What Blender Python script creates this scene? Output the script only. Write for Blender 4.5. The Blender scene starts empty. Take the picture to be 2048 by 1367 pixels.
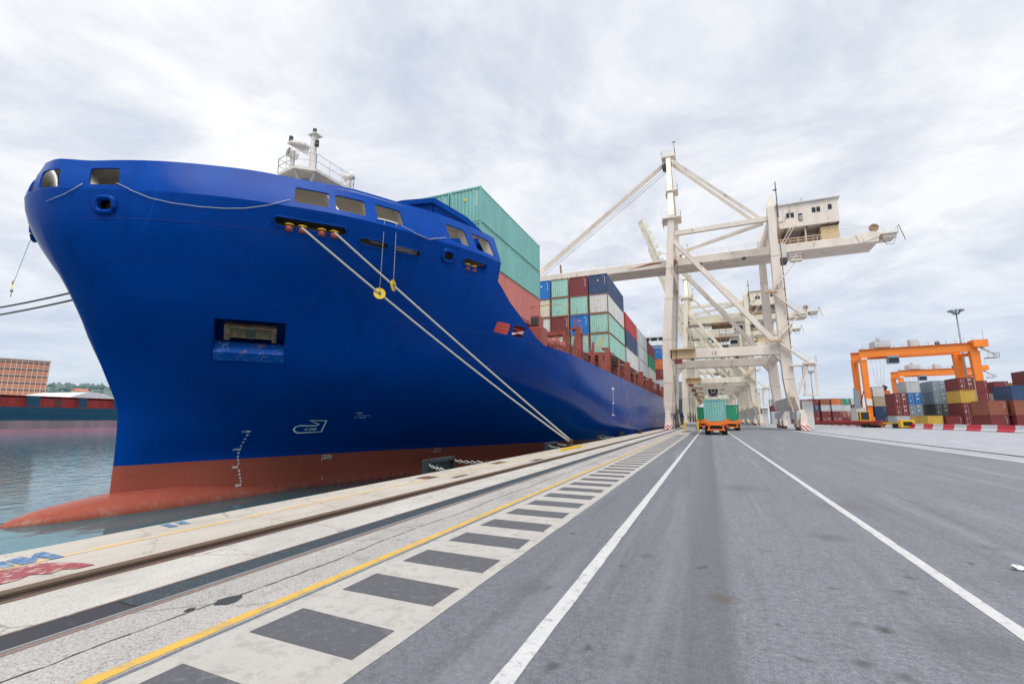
import bpy, bmesh, math, random, bisect
from mathutils import Vector, Matrix
from math import radians as rad
random.seed(7)
S = bpy.context.scene
COL = S.collection
# ------------------------------------------------------------------ camera
PITCH = 9.615; YAW = 23.056; EYE = 1.8
cd = bpy.data.cameras.new('camera'); cam = bpy.data.objects.new('camera', cd); COL.objects.link(cam)
cd.sensor_width = 36.0; cd.lens = 36.0 * 915 / 2048; cd.clip_start = 0.05; cd.clip_end = 9000
cam.location = (0, 0, EYE); cam.rotation_euler = (rad(90 + PITCH), 0, rad(YAW))
S.camera = cam
# ------------------------------------------------------------------ sky, sun, exposure
SUN_EL, SUN_AZ = 66.0, 152.0      # degrees; azimuth clockwise from +Y
w = bpy.data.worlds.new('World'); S.world = w; w.use_nodes = True
nt = w.node_tree; nt.nodes.clear()
def N(t, typ, **kw):
    n = t.nodes.new(typ)
    for k, v in kw.items():
        if k.startswith('i_'):
            key = k[2:]; key = int(key) if key.isdigit() else key.replace('_', ' ')
            n.inputs[key].default_value = v
        else: setattr(n, k, v)
    return n
def ramp(t, src, stops, interp='LINEAR'):
    r = t.nodes.new('ShaderNodeValToRGB'); r.color_ramp.interpolation = interp
    el = r.color_ramp.elements
    while len(el) < len(stops): el.new(0.5)
    for e, (p, c) in zip(el, stops):
        e.position = p; e.color = (c, c, c, 1) if not isinstance(c, (tuple, list)) else (*c[:3], 1)
    if src is not None: t.links.new(src, r.inputs[0])
    return r
sky = N(nt, 'ShaderNodeTexSky', sky_type='NISHITA', sun_disc=False)
sky.sun_elevation = rad(SUN_EL); sky.sun_rotation = rad(SUN_AZ); sky.air_density = 1.0; sky.dust_density = 2.0
tc = N(nt, 'ShaderNodeTexCoord'); sp = N(nt, 'ShaderNodeSeparateXYZ'); nt.links.new(tc.outputs['Generated'], sp.inputs[0])
zz = N(nt, 'ShaderNodeMath', operation='MAXIMUM', i_1=0.0); nt.links.new(sp.outputs[2], zz.inputs[0])
za = N(nt, 'ShaderNodeMath', operation='ADD', i_1=0.16); nt.links.new(zz.outputs[0], za.inputs[0])
cx = N(nt, 'ShaderNodeMath', operation='DIVIDE'); cy = N(nt, 'ShaderNodeMath', operation='DIVIDE')
nt.links.new(sp.outputs[0], cx.inputs[0]); nt.links.new(za.outputs[0], cx.inputs[1])
nt.links.new(sp.outputs[1], cy.inputs[0]); nt.links.new(za.outputs[0], cy.inputs[1])
cv = N(nt, 'ShaderNodeCombineXYZ'); nt.links.new(cx.outputs[0], cv.inputs[0]); nt.links.new(cy.outputs[0], cv.inputs[1])
n1 = N(nt, 'ShaderNodeTexNoise', i_Scale=1.9, i_Detail=12.0, i_Roughness=0.62, i_Distortion=0.35); nt.links.new(cv.outputs[0], n1.inputs['Vector'])
n2 = N(nt, 'ShaderNodeTexNoise', i_Scale=0.42, i_Detail=3.0, i_Roughness=0.5); nt.links.new(cv.outputs[0], n2.inputs['Vector'])
cloud = ramp(nt, n1.outputs[0], [(0.34, (6.5, 7.1, 8.2)), (0.44, (7.7, 8.0, 8.7)), (0.52, (8.8, 9.0, 9.35)), (0.60, (9.9, 9.95, 10.05))])
shade = ramp(nt, n2.outputs[0], [(0.36, (0.86, 0.88, 0.93)), (0.60, (1.02, 1.02, 1.02))])
cm = N(nt, 'ShaderNodeMix', data_type='RGBA', blend_type='MULTIPLY'); cm.inputs[0].default_value = 1.0
nt.links.new(cloud.outputs[0], cm.inputs[6]); nt.links.new(shade.outputs[0], cm.inputs[7])
# cloud cover: full overhead, thinning to pale blue near the horizon
hz = ramp(nt, sp.outputs[2], [(0.0, 0.30), (0.10, 0.42), (0.30, 0.92), (0.45, 1.0)])
hb_ = N(nt, 'ShaderNodeMix', data_type='RGBA', blend_type='MIX')
pale = ramp(nt, sp.outputs[2], [(0.0, (6.6, 7.6, 9.0)), (0.25, (5.0, 6.4, 8.6))])
skm = N(nt, 'ShaderNodeMix', data_type='RGBA', blend_type='MIX'); skm.inputs[0].default_value = 0.8
nt.links.new(sky.outputs[0], skm.inputs[6]); nt.links.new(pale.outputs[0], skm.inputs[7])
nt.links.new(hz.outputs[0], hb_.inputs[0]); nt.links.new(skm.outputs[2], hb_.inputs[6]); nt.links.new(cm.outputs[2], hb_.inputs[7])
bg = N(nt, 'ShaderNodeBackground', i_Strength=0.090); nt.links.new(hb_.outputs[2], bg.inputs[0])
wo = N(nt, 'ShaderNodeOutputWorld'); nt.links.new(bg.outputs[0], wo.inputs[0])
sl = bpy.data.lights.new('sun', 'SUN'); sl.energy = 3.0; sl.angle = rad(50); sl.color = (1, 0.96, 0.9)
so = bpy.data.objects.new('sun', sl); COL.objects.link(so)
az = rad(SUN_AZ); el_ = rad(SUN_EL)
sd = Vector((math.sin(az) * math.cos(el_), math.cos(az) * math.cos(el_), math.sin(el_)))
so.rotation_euler = sd.to_track_quat('Z', 'Y').to_euler()
S.view_settings.view_transform = 'Standard'; S.view_settings.look = 'None'; S.view_settings.exposure = 0.20; S.view_settings.gamma = 1
S.cycles.max_bounces = 8; S.cycles.diffuse_bounces = 4; S.cycles.glossy_bounces = 4

# ------------------------------------------------------------------ materials
def sm(t, a, b, f):                       # mix colour sockets/values
    m = N(t, 'ShaderNodeMix', data_type='RGBA', blend_type='MIX')
    for k, v in ((0, f), (6, a), (7, b)):
        if isinstance(v, bpy.types.NodeSocket): t.links.new(v, m.inputs[k])
        else: m.inputs[k].default_value = v if k == 0 else (*v[:3], 1)
    return m.outputs[2]
def noise(t, vec, scale, detail=4, rough=0.55, dist=0.0, stretch=None):
    if stretch:
        mp = N(t, 'ShaderNodeMapping'); mp.inputs['Scale'].default_value = stretch; t.links.new(vec, mp.inputs[0]); vec = mp.outputs[0]
    n = N(t, 'ShaderNodeTexNoise', i_Scale=scale, i_Detail=float(detail), i_Roughness=rough, i_Distortion=dist)
    t.links.new(vec, n.inputs['Vector']); return n.outputs[0]
MATS = {}
def newmat(name):
    m = bpy.data.materials.new(name); m.use_nodes = True; t = m.node_tree; t.nodes.clear()
    p = N(t, 'ShaderNodeBsdfPrincipled'); o = N(t, 'ShaderNodeOutputMaterial'); t.links.new(p.outputs[0], o.inputs[0])
    c = N(t, 'ShaderNodeTexCoord'); MATS[name] = m
    return m, t, p, c.outputs['Object']
def bump(t, p, src, strength, dist=0.02):
    b = N(t, 'ShaderNodeBump', i_Strength=strength, i_Distance=dist); t.links.new(src, b.inputs['Height']); t.links.new(b.outputs[0], p.inputs['Normal'])
def setc(t, p, v):
    if isinstance(v, bpy.types.NodeSocket): t.links.new(v, p.inputs['Base Color'])
    else: p.inputs['Base Color'].default_value = (*v[:3], 1)
def paint(name, col, rough=0.45, metal=0.0, var=0.18, scale=1.5, rust=0.0, rustcol=(0.22, 0.08, 0.03), streak=True, spec=0.5):
    m, t, p, v = newmat(name)
    n = noise(t, v, scale, 5, 0.6, 0, (1, 1, 0.25) if streak else None)
    r = ramp(t, n, [(0.3, 1 - var), (0.7, 1.0)])
    mu = N(t, 'ShaderNodeMix', data_type='RGBA', blend_type='MULTIPLY'); mu.inputs[0].default_value = 1
    mu.inputs[6].default_value = (*col, 1); t.links.new(r.outputs[0], mu.inputs[7]); c = mu.outputs[2]
    if rust > 0:
        n2 = noise(t, v, scale * 2.3, 8, 0.68, 0.3, (1, 1, 0.35))
        rr = ramp(t, n2, [(0.66 - rust * 0.22, 0.0), (0.74 - rust * 0.2, 0.85)])
        c = sm(t, c, rustcol, rr.outputs[0])
    setc(t, p, c); p.inputs['Roughness'].default_value = rough; p.inputs['Metallic'].default_value = metal
    p.inputs['Specular IOR Level'].default_value = spec
    return m
CC = dict(teal=(0.19, 0.46, 0.42), mint=(0.33, 0.60, 0.52), salmon=(0.55, 0.18, 0.15), maroon=(0.20, 0.035, 0.035), red=(0.46, 0.05, 0.055), navy=(0.035, 0.07, 0.16),
          blue=(0.01, 0.17, 0.52), grey=(0.52, 0.56, 0.58), white=(0.66, 0.66, 0.64), cream=(0.70, 0.64, 0.50), green=(0.02, 0.28, 0.14), yellow=(0.62, 0.42, 0.07),
          brown=(0.30, 0.10, 0.06), orange=(0.60, 0.16, 0.05), slate=(0.25, 0.33, 0.40), charcoal=(0.09, 0.11, 0.11), tan=(0.46, 0.38, 0.26), ochre=(0.50, 0.30, 0.07), bluegrey=(0.20, 0.29, 0.35))
for k, c in CC.items():
    paint('c_' + k, c, 0.5, var=0.2, scale=0.9, rust=0.28 if k in ('mint', 'white', 'cream') else 0.12)
paint('rustframe', (0.30, 0.17, 0.09), 0.7, var=0.5, scale=3)
paint('castings', (0.10, 0.07, 0.06), 0.7, var=0.4)
paint('cranewhite', (0.80, 0.71, 0.62), 0.5, var=0.22, scale=0.5, rust=0.24, rustcol=(0.45, 0.27, 0.16))
paint('cranecream', (0.80, 0.74, 0.60), 0.5, var=0.25, scale=0.5, rust=0.30, rustcol=(0.42, 0.24, 0.10))
paint('cranegrey', (0.58, 0.59, 0.62), 0.5, var=0.12, scale=0.5, rust=0.1)
paint('craneshed', (0.70, 0.52, 0.30), 0.6, var=0.2, scale=0.8)
paint('darksteel', (0.06, 0.06, 0.06), 0.6, var=0.4, scale=2)
paint('galv', (0.42, 0.43, 0.44), 0.5, metal=0.3, var=0.2)
paint('glass', (0.02, 0.03, 0.04), 0.08, var=0.1)
paint('orange', (0.95, 0.26, 0.03), 0.45, var=0.12, scale=0.3)
paint('truckorange', (0.85, 0.19, 0.02), 0.4, var=0.15, scale=2)
paint('rubber', (0.018, 0.018, 0.02), 0.85, var=0.3, scale=4)
paint('signyellow', (0.80, 0.55, 0.02), 0.45, var=0.2, scale=3)
paint('machineyellow', (0.75, 0.48, 0.01), 0.45, var=0.2, scale=1)
paint('redlamp', (0.55, 0.02, 0.02), 0.3)
paint('whitepaint', (0.80, 0.80, 0.78), 0.5, var=0.1)
paint('shipwhite', (0.80, 0.80, 0.78), 0.5, var=0.1, rust=0.05)
paint('mastwhite', (0.72, 0.68, 0.66), 0.5, var=0.25, scale=3, rust=0.35, rustcol=(0.35, 0.20, 0.14))
paint('shipinner', (0.78, 0.73, 0.64), 0.7, var=0.15)
paint('coaming', (0.11, 0.03, 0.025), 0.7, var=0.4)  # deck red darkened: shade under the containers is painted into this colour
paint('foredeck', (0.34, 0.31, 0.26), 0.7, var=0.3)
paint('shipdeck', (0.36, 0.095, 0.075), 0.6, var=0.35, scale=1.4, rust=0.2, rustcol=(0.12, 0.05, 0.04))
paint('shipdeckbright', (0.50, 0.06, 0.05), 0.6, var=0.35, scale=1.4)
paint('rollerred', (0.36, 0.07, 0.05), 0.5, var=0.3, scale=6)
paint('anchorsteel', (0.17, 0.15, 0.09), 0.75, var=0.7, scale=3.5, rust=0.7, rustcol=(0.26, 0.12, 0.04), streak=False)
paint('rope', (0.60, 0.56, 0.50), 0.9, var=0.3, scale=30, streak=False)
paint('darkrope', (0.13, 0.12, 0.13), 0.9, var=0.2, scale=20, streak=False)
paint('chain', (0.55, 0.56, 0.55), 0.4, metal=0.5, var=0.2, scale=10)
paint('fendergreen', (0.022, 0.032, 0.036), 0.6, var=0.4, scale=4)
paint('bollardrust', (0.09, 0.05, 0.03), 0.8, var=0.5, scale=8)
paint('barrierred', (0.72, 0.03, 0.07), 0.5, var=0.15); paint('barrierwhite', (0.78, 0.78, 0.80), 0.5, var=0.15)
paint('maststeel', (0.20, 0.24, 0.28), 0.5, metal=0.3)
paint('litter', (0.8, 0.8, 0.8), 0.8)
paint('tent', (0.75, 0.76, 0.78), 0.6, var=0.1)
paint('oldred', (0.34, 0.035, 0.03), 0.6, var=0.4, scale=0.6, rust=0.2)
paint('tealship', (0.004, 0.065, 0.125), 0.4, var=0.2, scale=0.2)

# ship hull paint: blue above, red antifouling below, faint weathering
def hullmat():
    m, t, p, v = newmat('hullblue')
    sp = N(t, 'ShaderNodeSeparateXYZ'); t.links.new(v, sp.inputs[0])
    nb = noise(t, v, 0.35, 6, 0.6, 0, (1, 1, 0.35)); fine = noise(t, v, 2.2, 7, 0.65, 0, (1, 1, 0.12))
    blue = sm(t, (0.0002, 0.035, 0.22), (0.0004, 0.056, 0.32), nb)
    blue = sm(t, blue, (0.02, 0.085, 0.40), ramp(t, fine, [(0.62, 0.0), (0.80, 0.30)]).outputs[0])
    red = sm(t, (0.29, 0.07, 0.047), (0.38, 0.105, 0.072), noise(t, v, 0.9, 7, 0.6, 0, (1, 1, 0.25)))
    red = sm(t, red, (0.17, 0.06, 0.035), ramp(t, noise(t, v, 1.6, 8, 0.7, 0.4, (0.35, 0.35, 1)), [(0.57, 0.0), (0.78, 0.6)]).outputs[0])
    # pale scum line, slime and streaks low on the antifouling
    wl = N(t, 'ShaderNodeMapRange'); wl.inputs['From Min'].default_value = -1.9; wl.inputs['From Max'].default_value = -2.25; t.links.new(sp.outputs[2], wl.inputs[0]); wl2 = N(t, 'ShaderNodeMath', operation='MULTIPLY'); t.links.new(wl.outputs[0], wl2.inputs[0]); t.links.new(ramp(t, noise(t, v, 2.4, 8, 0.75, 0.3, (1, 1, 0.5)), [(0.48, 0.0), (0.62, 0.5)]).outputs[0], wl2.inputs[1]); red = sm(t, red, (0.42, 0.30, 0.24), wl2.outputs[0])
    # grimy band just above the water
    g = N(t, 'ShaderNodeMapRange'); g.inputs['From Min'].default_value = -2.05; g.inputs['From Max'].default_value = -2.4
    t.links.new(sp.outputs[2], g.inputs[0]); gm = N(t, 'ShaderNodeMath', operation='MULTIPLY', i_1=0.45); t.links.new(g.outputs[0], gm.inputs[0])
    red = sm(t, red, (0.16, 0.05, 0.035), gm.outputs[0])
    # faint plate seams and small scratches
    for axis, per, ph in ((2, 2.35, .35), (1, 5.6, 1.1)):
        aa = N(t, 'ShaderNodeMath', operation='ADD', i_1=100.0 + ph); t.links.new(sp.outputs[axis], aa.inputs[0]); mm = N(t, 'ShaderNodeMath', operation='MODULO', i_1=per); t.links.new(aa.outputs[0], mm.inputs[0])
        ll = N(t, 'ShaderNodeMath', operation='LESS_THAN', i_1=0.035); t.links.new(mm.outputs[0], ll.inputs[0]); lm = N(t, 'ShaderNodeMath', operation='MULTIPLY'); t.links.new(ll.outputs[0], lm.inputs[0])
        t.links.new(ramp(t, noise(t, v, 0.5, 4, 0.6), [(0.42, 0.0), (0.62, 0.38)]).outputs[0], lm.inputs[1])
        blue = sm(t, blue, (0.012, 0.10, 0.45), lm.outputs[0]); red = sm(t, red, (0.20, 0.05, 0.03), lm.outputs[0])
    sc = noise(t, v, 3.2, 10, 0.8, 0.6, (0.6, 0.6, 1.6)); blue = sm(t, blue, (0.10, 0.20, 0.48), ramp(t, sc, [(0.70, 0.0), (0.76, 0.6)]).outputs[0])
    dk = noise(t, v, 0.7, 6, 0.7, 0, (1, 1, 0.10)); blue = sm(t, blue, (0.0002, 0.022, 0.14), ramp(t, dk, [(0.50, 0.0), (0.72, 0.45)]).outputs[0])
    st = N(t, 'ShaderNodeMath', operation='GREATER_THAN', i_1=-0.36); t.links.new(sp.outputs[2], st.inputs[0])
    setc(t, p, sm(t, red, blue, st.outputs[0]))
    rr = ramp(t, noise(t, v, 0.8, 5, 0.6), [(0.3, 0.17), (0.7, 0.26)]); t.links.new(rr.outputs[0], p.inputs['Roughness'])
    p.inputs['Specular IOR Level'].default_value = 0.06
    # plate unevenness
    vo = N(t, 'ShaderNodeTexNoise', i_Scale=0.55, i_Detail=1.0); mp = N(t, 'ShaderNodeMapping'); mp.inputs['Scale'].default_value = (1, 1, 0.6)
    t.links.new(v, mp.inputs[0]); t.links.new(mp.outputs[0], vo.inputs['Vector']); bump(t, p, vo.outputs[0], 0.035, 0.10)
hullmat()
paint('streak', (0.03, 0.028, 0.06), 0.7, var=0.6, scale=4)
paint('hullweld', (0.004, 0.055, 0.40), 0.35, var=0.5, scale=1.2)
def scuff():
    m, t, p, v = newmat('scuffedblue')
    p.inputs['Specular IOR Level'].default_value = 0.15; b = sm(t, (0.001, 0.045, 0.28), (0.004, 0.11, 0.42), noise(t, v, 1.5, 3))
    w_ = ramp(t, noise(t, v, 3.0, 9, 0.75, 1.2), [(0.56, 0.0), (0.66, 0.7)])
    c = sm(t, b, (0.30, 0.38, 0.55), w_.outputs[0])
    r_ = ramp(t, noise(t, v, 1.9, 9, 0.72, 0.5), [(0.58, 0.0), (0.66, 0.9)])
    setc(t, p, sm(t, c, (0.42, 0.16, 0.04), r_.outputs[0])); p.inputs['Roughness'].default_value = 0.45
scuff()
# ------------------------------------------------------------------ ground materials
def asphalt():
    m, t, p, v = newmat('asphalt')
    sp = N(t, 'ShaderNodeSeparateXYZ'); t.links.new(v, sp.inputs[0])
    big = noise(t, v, 0.35, 5, 0.6, 0.3, (1, 0.45, 1)); fine = noise(t, v, 55, 6, 0.75); mid = noise(t, v, 3.0, 7, 0.65, 0.2)
    c = sm(t, (0.108, 0.116, 0.137), (0.170, 0.179, 0.203), big)
    c = sm(t, c, (0.09, 0.095, 0.105), ramp(t, mid, [(0.50, 0.0), (0.78, 0.7)]).outputs[0])
    gr = noise(t, v, 14, 6, 0.8); c = sm(t, c, (0.27, 0.275, 0.295), ramp(t, gr, [(0.50, 0.0), (0.64, 0.42)]).outputs[0]); c = sm(t, c, (0.06, 0.062, 0.075), ramp(t, gr, [(0.36, 0.55), (0.48, 0.0)]).outputs[0])
    c = sm(t, c, (0.34, 0.35, 0.37), ramp(t, fine, [(0.53, 0.0), (0.69, 0.75)]).outputs[0])
    c = sm(t, c, (0.06, 0.062, 0.07), ramp(t, fine, [(0.30, 0.75), (0.45, 0.0)]).outputs[0])
    # lane left of the seam is a darker, older mix; ragged seam
    jit = noise(t, v, 3, 4, 0.6); a = N(t, 'ShaderNodeMath', operation='MULTIPLY_ADD', i_1=0.22, i_2=-0.16); t.links.new(jit, a.inputs[0])
    b = N(t, 'ShaderNodeMath', operation='ADD'); t.links.new(sp.outputs[0], b.inputs[0]); t.links.new(a.outputs[0], b.inputs[1])
    seam = ramp(t, None, [(0.0, 1.0), (1.0, 0.0)]); mr = N(t, 'ShaderNodeMapRange'); mr.inputs['From Min'].default_value = -0.04; mr.inputs['From Max'].default_value = 0.12
    t.links.new(b.outputs[0], mr.inputs[0]); t.links.new(mr.outputs[0], seam.inputs[0])
    sg = N(t, 'ShaderNodeMapRange'); sg.inputs['From Min'].default_value = -0.75; sg.inputs['From Max'].default_value = -0.05; sg.inputs['To Min'].default_value = 0.28; sg.inputs['To Max'].default_value = 0.62; t.links.new(b.outputs[0], sg.inputs[0])
    mu = N(t, 'ShaderNodeMath', operation='MULTIPLY'); t.links.new(seam.outputs[0], mu.inputs[0]); t.links.new(sg.outputs[0], mu.inputs[1])
    c = sm(t, c, (0.075, 0.08, 0.09), mu.outputs[0])
    # oil drips: stretched cells
    vr = N(t, 'ShaderNodeTexVoronoi', i_Scale=1.5); mp = N(t, 'ShaderNodeMapping'); mp.inputs['Scale'].default_value = (1.3, 0.8, 1)
    nz = noise(t, v, 2.5, 4); ad = N(t, 'ShaderNodeMix', data_type='RGBA', blend_type='ADD'); ad.inputs[0].default_value = 0.6
    t.links.new(v, mp.inputs[0]); t.links.new(mp.outputs[0], ad.inputs[6]); t.links.new(nz, ad.inputs[7]); t.links.new(ad.outputs[2], vr.inputs['Vector'])
    c = sm(t, c, (0.045, 0.042, 0.038), ramp(t, vr.outputs['Distance'], [(0.05, 0.75), (0.13, 0.0)]).outputs[0])
    wn = noise(t, v, 7, 6, 0.75); wv = N(t, 'ShaderNodeVectorMath', operation='ADD'); wm = N(t, 'ShaderNodeVectorMath', operation='SCALE'); wm.inputs['Scale'].default_value = 0.16
    cw = N(t, 'ShaderNodeCombineXYZ'); t.links.new(wn, cw.inputs[0]); t.links.new(noise(t, v, 5, 6, 0.7), cw.inputs[1]); t.links.new(cw.outputs[0], wm.inputs[0]); t.links.new(v, wv.inputs[0]); t.links.new(wm.outputs[0], wv.inputs[1])
    for (sx, sy, sr, ss_, sc_) in [(1.28, 5.25, .10, .9, (.04, .038, .03)), (1.10, 5.30, .09, .6, (.05, .045, .03)), (1.1, 6.25, .06, .8, (.05, .05, .055)), (0.0, 5.46, .20, .6, (.075, .06, .045)), (0.95, 4.5, .10, .8, (.06, .06, .065)), (1.15, 4.38, .09, .8, (.06, .06, .065)),
                                   (0.6, 7.6, .14, .4, (.07, .07, .08)), (-0.9, 6.7, .16, .5, (.06, .06, .07)), (1.6, 8.8, .35, .5, (.07, .07, .08)), (1.9, 5.2, .5, .45, (.075, .07, .068)), (3.2, 7.3, .5, .35, (.08, .07, .06)), (-1.9, 5.0, .3, .35, (.07, .07, .08)), (2.6, 12, 1.0, .35, (.08, .08, .085)), (1.75, 6.4, .12, .7, (.05, .05, .055)), (0.45, 5.0, .05, .8, (.05, .05, .05)), (2.0, 7.0, .10, .7, (.05, .05, .055)), (-0.7, 3.9, .12, .5, (.06, .06, .065)), (3.6, 9.0, .25, .5, (.06, .06, .065)), (0.7, 14, .8, .4, (.08, .08, .09))]:
        ds = N(t, 'ShaderNodeVectorMath', operation='DISTANCE'); t.links.new(wv.outputs[0], ds.inputs[0]); ds.inputs[1].default_value = (sx + .08, sy + .08, 0.004)
        rm = N(t, 'ShaderNodeMapRange'); rm.inputs['From Min'].default_value = sr; rm.inputs['From Max'].default_value = sr * .25; rm.inputs['To Max'].default_value = ss_; t.links.new(ds.outputs['Value'], rm.inputs[0])
        c = sm(t, c, sc_, rm.outputs[0])
    # long tyre smears along the road
    tr = noise(t, v, 2.0, 5, 0.6, 0, (1.6, 0.06, 1)); c = sm(t, c, (0.085, 0.09, 0.10), ramp(t, tr, [(0.52, 0.0), (0.70, 0.5)]).outputs[0])
    tr2 = noise(t, v, 1.3, 4, 0.6, 0, (1.1, 0.05, 1)); c = sm(t, c, (0.29, 0.30, 0.33), ramp(t, tr2, [(0.55, 0.0), (0.75, 0.4)]).outputs[0])
    # fine hairline cracks
    ck = N(t, 'ShaderNodeTexVoronoi', feature='DISTANCE_TO_EDGE', i_Scale=0.33); cn = noise(t, v, 1.2, 8, 0.7); ca = N(t, 'ShaderNodeMix', data_type='RGBA', blend_type='ADD'); ca.inputs[0].default_value = 1.4
    t.links.new(v, ca.inputs[6]); t.links.new(cn, ca.inputs[7]); t.links.new(ca.outputs[2], ck.inputs['Vector'])
    c = sm(t, c, (0.05, 0.05, 0.055), ramp(t, ck.outputs['Distance'], [(0.001, 0.22), (0.004, 0.0)]).outputs[0])
    setc(t, p, c); p.inputs['Roughness'].default_value = 0.72; bump(t, p, fine, 0.5, 0.01)
asphalt()
def concrete(name, a_, b_, speck=0.5, crack=False, stain=(0.20, 0.15, 0.10), sf=0.3):
    m, t, p, v = newmat(name)
    big = noise(t, v, 0.8, 6, 0.62, 0.2, (1, 0.5, 1)); fine = noise(t, v, 42, 6, 0.75); mid = noise(t, v, 5, 8, 0.7, 0.3, (1, 0.4, 1))
    c = sm(t, a_, b_, ramp(t, big, [(0.32, 0.0), (0.68, 1.0)]).outputs[0])
    c = sm(t, c, tuple(x * 0.55 for x in a_), ramp(t, mid, [(0.55, 0.0), (0.75, 0.6)]).outputs[0])
    c = sm(t, c, tuple(x * 0.35 for x in a_), ramp(t, fine, [(0.36, speck), (0.48, 0.0)]).outputs[0])
    c = sm(t, c, tuple(min(0.8, x * 1.35) for x in b_), ramp(t, fine, [(0.55, 0.0), (0.70, speck)]).outputs[0])
    c = sm(t, c, stain, ramp(t, noise(t, v, 0.6, 7, 0.65, 0.8, (1.5, 0.3, 1)), [(0.60, 0.0), (0.80, sf)]).outputs[0])
    if crack:
        ck = N(t, 'ShaderNodeTexVoronoi', feature='DISTANCE_TO_EDGE', i_Scale=0.6); cn = noise(t, v, 2.0, 8, 0.7); ca = N(t, 'ShaderNodeMix', data_type='RGBA', blend_type='ADD'); ca.inputs[0].default_value = 1.2
        t.links.new(v, ca.inputs[6]); t.links.new(cn, ca.inputs[7]); t.links.new(ca.outputs[2], ck.inputs['Vector'])
        c = sm(t, c, (0.10, 0.09, 0.08), ramp(t, ck.outputs['Distance'], [(0.003, 0.6), (0.010, 0.0)]).outputs[0])
    setc(t, p, c); p.inputs['Roughness'].default_value = 0.8; bump(t, p, fine, 0.4, 0.008)
concrete('capconcrete', (0.38, 0.345, 0.30), (0.48, 0.445, 0.395), 0.35, True, (0.42, 0.30, 0.18), 0.35)
concrete('railconcrete', (0.36, 0.345, 0.32), (0.50, 0.485, 0.46), 0.5, True, (0.26, 0.22, 0.18), 0.35)
concrete('roughconcrete', (0.30, 0.29, 0.28), (0.41, 0.395, 0.38), 0.9, True)
concrete('yardconcrete', (0.27, 0.285, 0.32), (0.36, 0.375, 0.41), 0.3, True, (0.25, 0.26, 0.30), 0.4)
concrete('quaywall', (0.20, 0.19, 0.17), (0.34, 0.32, 0.29), 0.5)
def wornpaint(name, col, under, wear=0.5, sc=6, lo=0.50):
    m, t, p, v = newmat(name)
    n = noise(t, v, sc, 9, 0.72, 0.2); fine = noise(t, v, 55, 6, 0.75)
    base = sm(t, col, tuple(x * 0.72 for x in col), noise(t, v, 2.5, 7, 0.65))
    base = sm(t, base, under, ramp(t, fine, [(0.33, 0.55), (0.46, 0.0)]).outputs[0])
    setc(t, p, sm(t, base, under, ramp(t, n, [(lo + 0.06, 0.0), (lo + 0.16, wear)]).outputs[0])); p.inputs['Roughness'].default_value = 0.65
    bump(t, p, fine, 0.3, 0.006)
wornpaint('hatchpaint', (0.47, 0.45, 0.42), (0.30, 0.285, 0.265), 0.75, 6, 0.45)
wornpaint('linewhite', (0.58, 0.58, 0.585), (0.19, 0.19, 0.205), 0.7, 9, 0.48)
wornpaint('lineyellow', (0.66, 0.41, 0.07), (0.33, 0.27, 0.17), 0.75, 5, 0.46)
wornpaint('capyellow', (0.74, 0.47, 0.14), (0.55, 0.50, 0.42), 0.85, 2.5, 0.44)
wornpaint('paintblue', (0.07, 0.17, 0.34), (0.40, 0.42, 0.42), 0.9, 5, 0.46)
wornpaint('paintred', (0.30, 0.055, 0.065), (0.45, 0.36, 0.32), 0.9, 5, 0.44)
wornpaint('barewhite', (0.42, 0.415, 0.40), (0.26, 0.25, 0.24), 0.7, 3, 0.48)
wornpaint('darksquare', (0.098, 0.10, 0.112), (0.17, 0.17, 0.175), 0.6, 10, 0.48)
wornpaint('tar', (0.04, 0.045, 0.05), (0.10, 0.10, 0.11), 0.5, 8, 0.55)
wornpaint('railrust', (0.13, 0.075, 0.045), (0.24, 0.15, 0.09), 0.6, 7, 0.5)
wornpaint('railhead', (0.13, 0.085, 0.055), (0.13, 0.08, 0.05), 0.8, 5, 0.5)
wornpaint('groove', (0.03, 0.018, 0.012), (0.08, 0.045, 0.025), 0.6, 7, 0.5)
wornpaint('beltrubber', (0.030, 0.044, 0.056), (0.30, 0.32, 0.34), 0.5, 26, 0.60)
wornpaint('beltplain', (0.035, 0.036, 0.044), (0.06, 0.06, 0.065), 0.5, 4, 0.5)
wornpaint('steeledge', (0.20, 0.15, 0.13), (0.36, 0.33, 0.31), 0.5, 7, 0.5)
def water():
    m, t, p, v = newmat('water')
    setc(t, p, sm(t, (0.003, 0.09, 0.12), (0.006, 0.14, 0.16), noise(t, v, 0.05, 4, 0.6)))
    p.inputs['Roughness'].default_value = 0.06; p.inputs['IOR'].default_value = 1.33; p.inputs['Specular IOR Level'].default_value = 0.5
    a = noise(t, v, 0.9, 3, 0.55, 0.3, (1, 0.6, 1)); b = noise(t, v, 0.09, 3, 0.5, 0, (1, 0.6, 1))
    s_ = N(t, 'ShaderNodeMath', operation='ADD'); t.links.new(a, s_.inputs[0]); t.links.new(b, s_.inputs[1])
    bump(t, p, s_.outputs[0], 0.30, 0.16)
water()
def brick():
    m, t, p, v = newmat('brickpanel')
    n = noise(t, v, 0.5, 6, 0.6); c = sm(t, (0.36, 0.15, 0.09), (0.48, 0.23, 0.14), n)
    setc(t, p, c); p.inputs['Roughness'].default_value = 0.8
brick()
def hillmat():
    m, t, p, v = newmat('hillgreen')
    n = noise(t, v, 0.03, 8, 0.7); c = sm(t, (0.06, 0.11, 0.11), (0.12, 0.18, 0.17), ramp(t, n, [(0.4, 0.0), (0.6, 1.0)]).outputs[0])
    setc(t, p, c); p.inputs['Roughness'].default_value = 0.9
hillmat()
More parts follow.
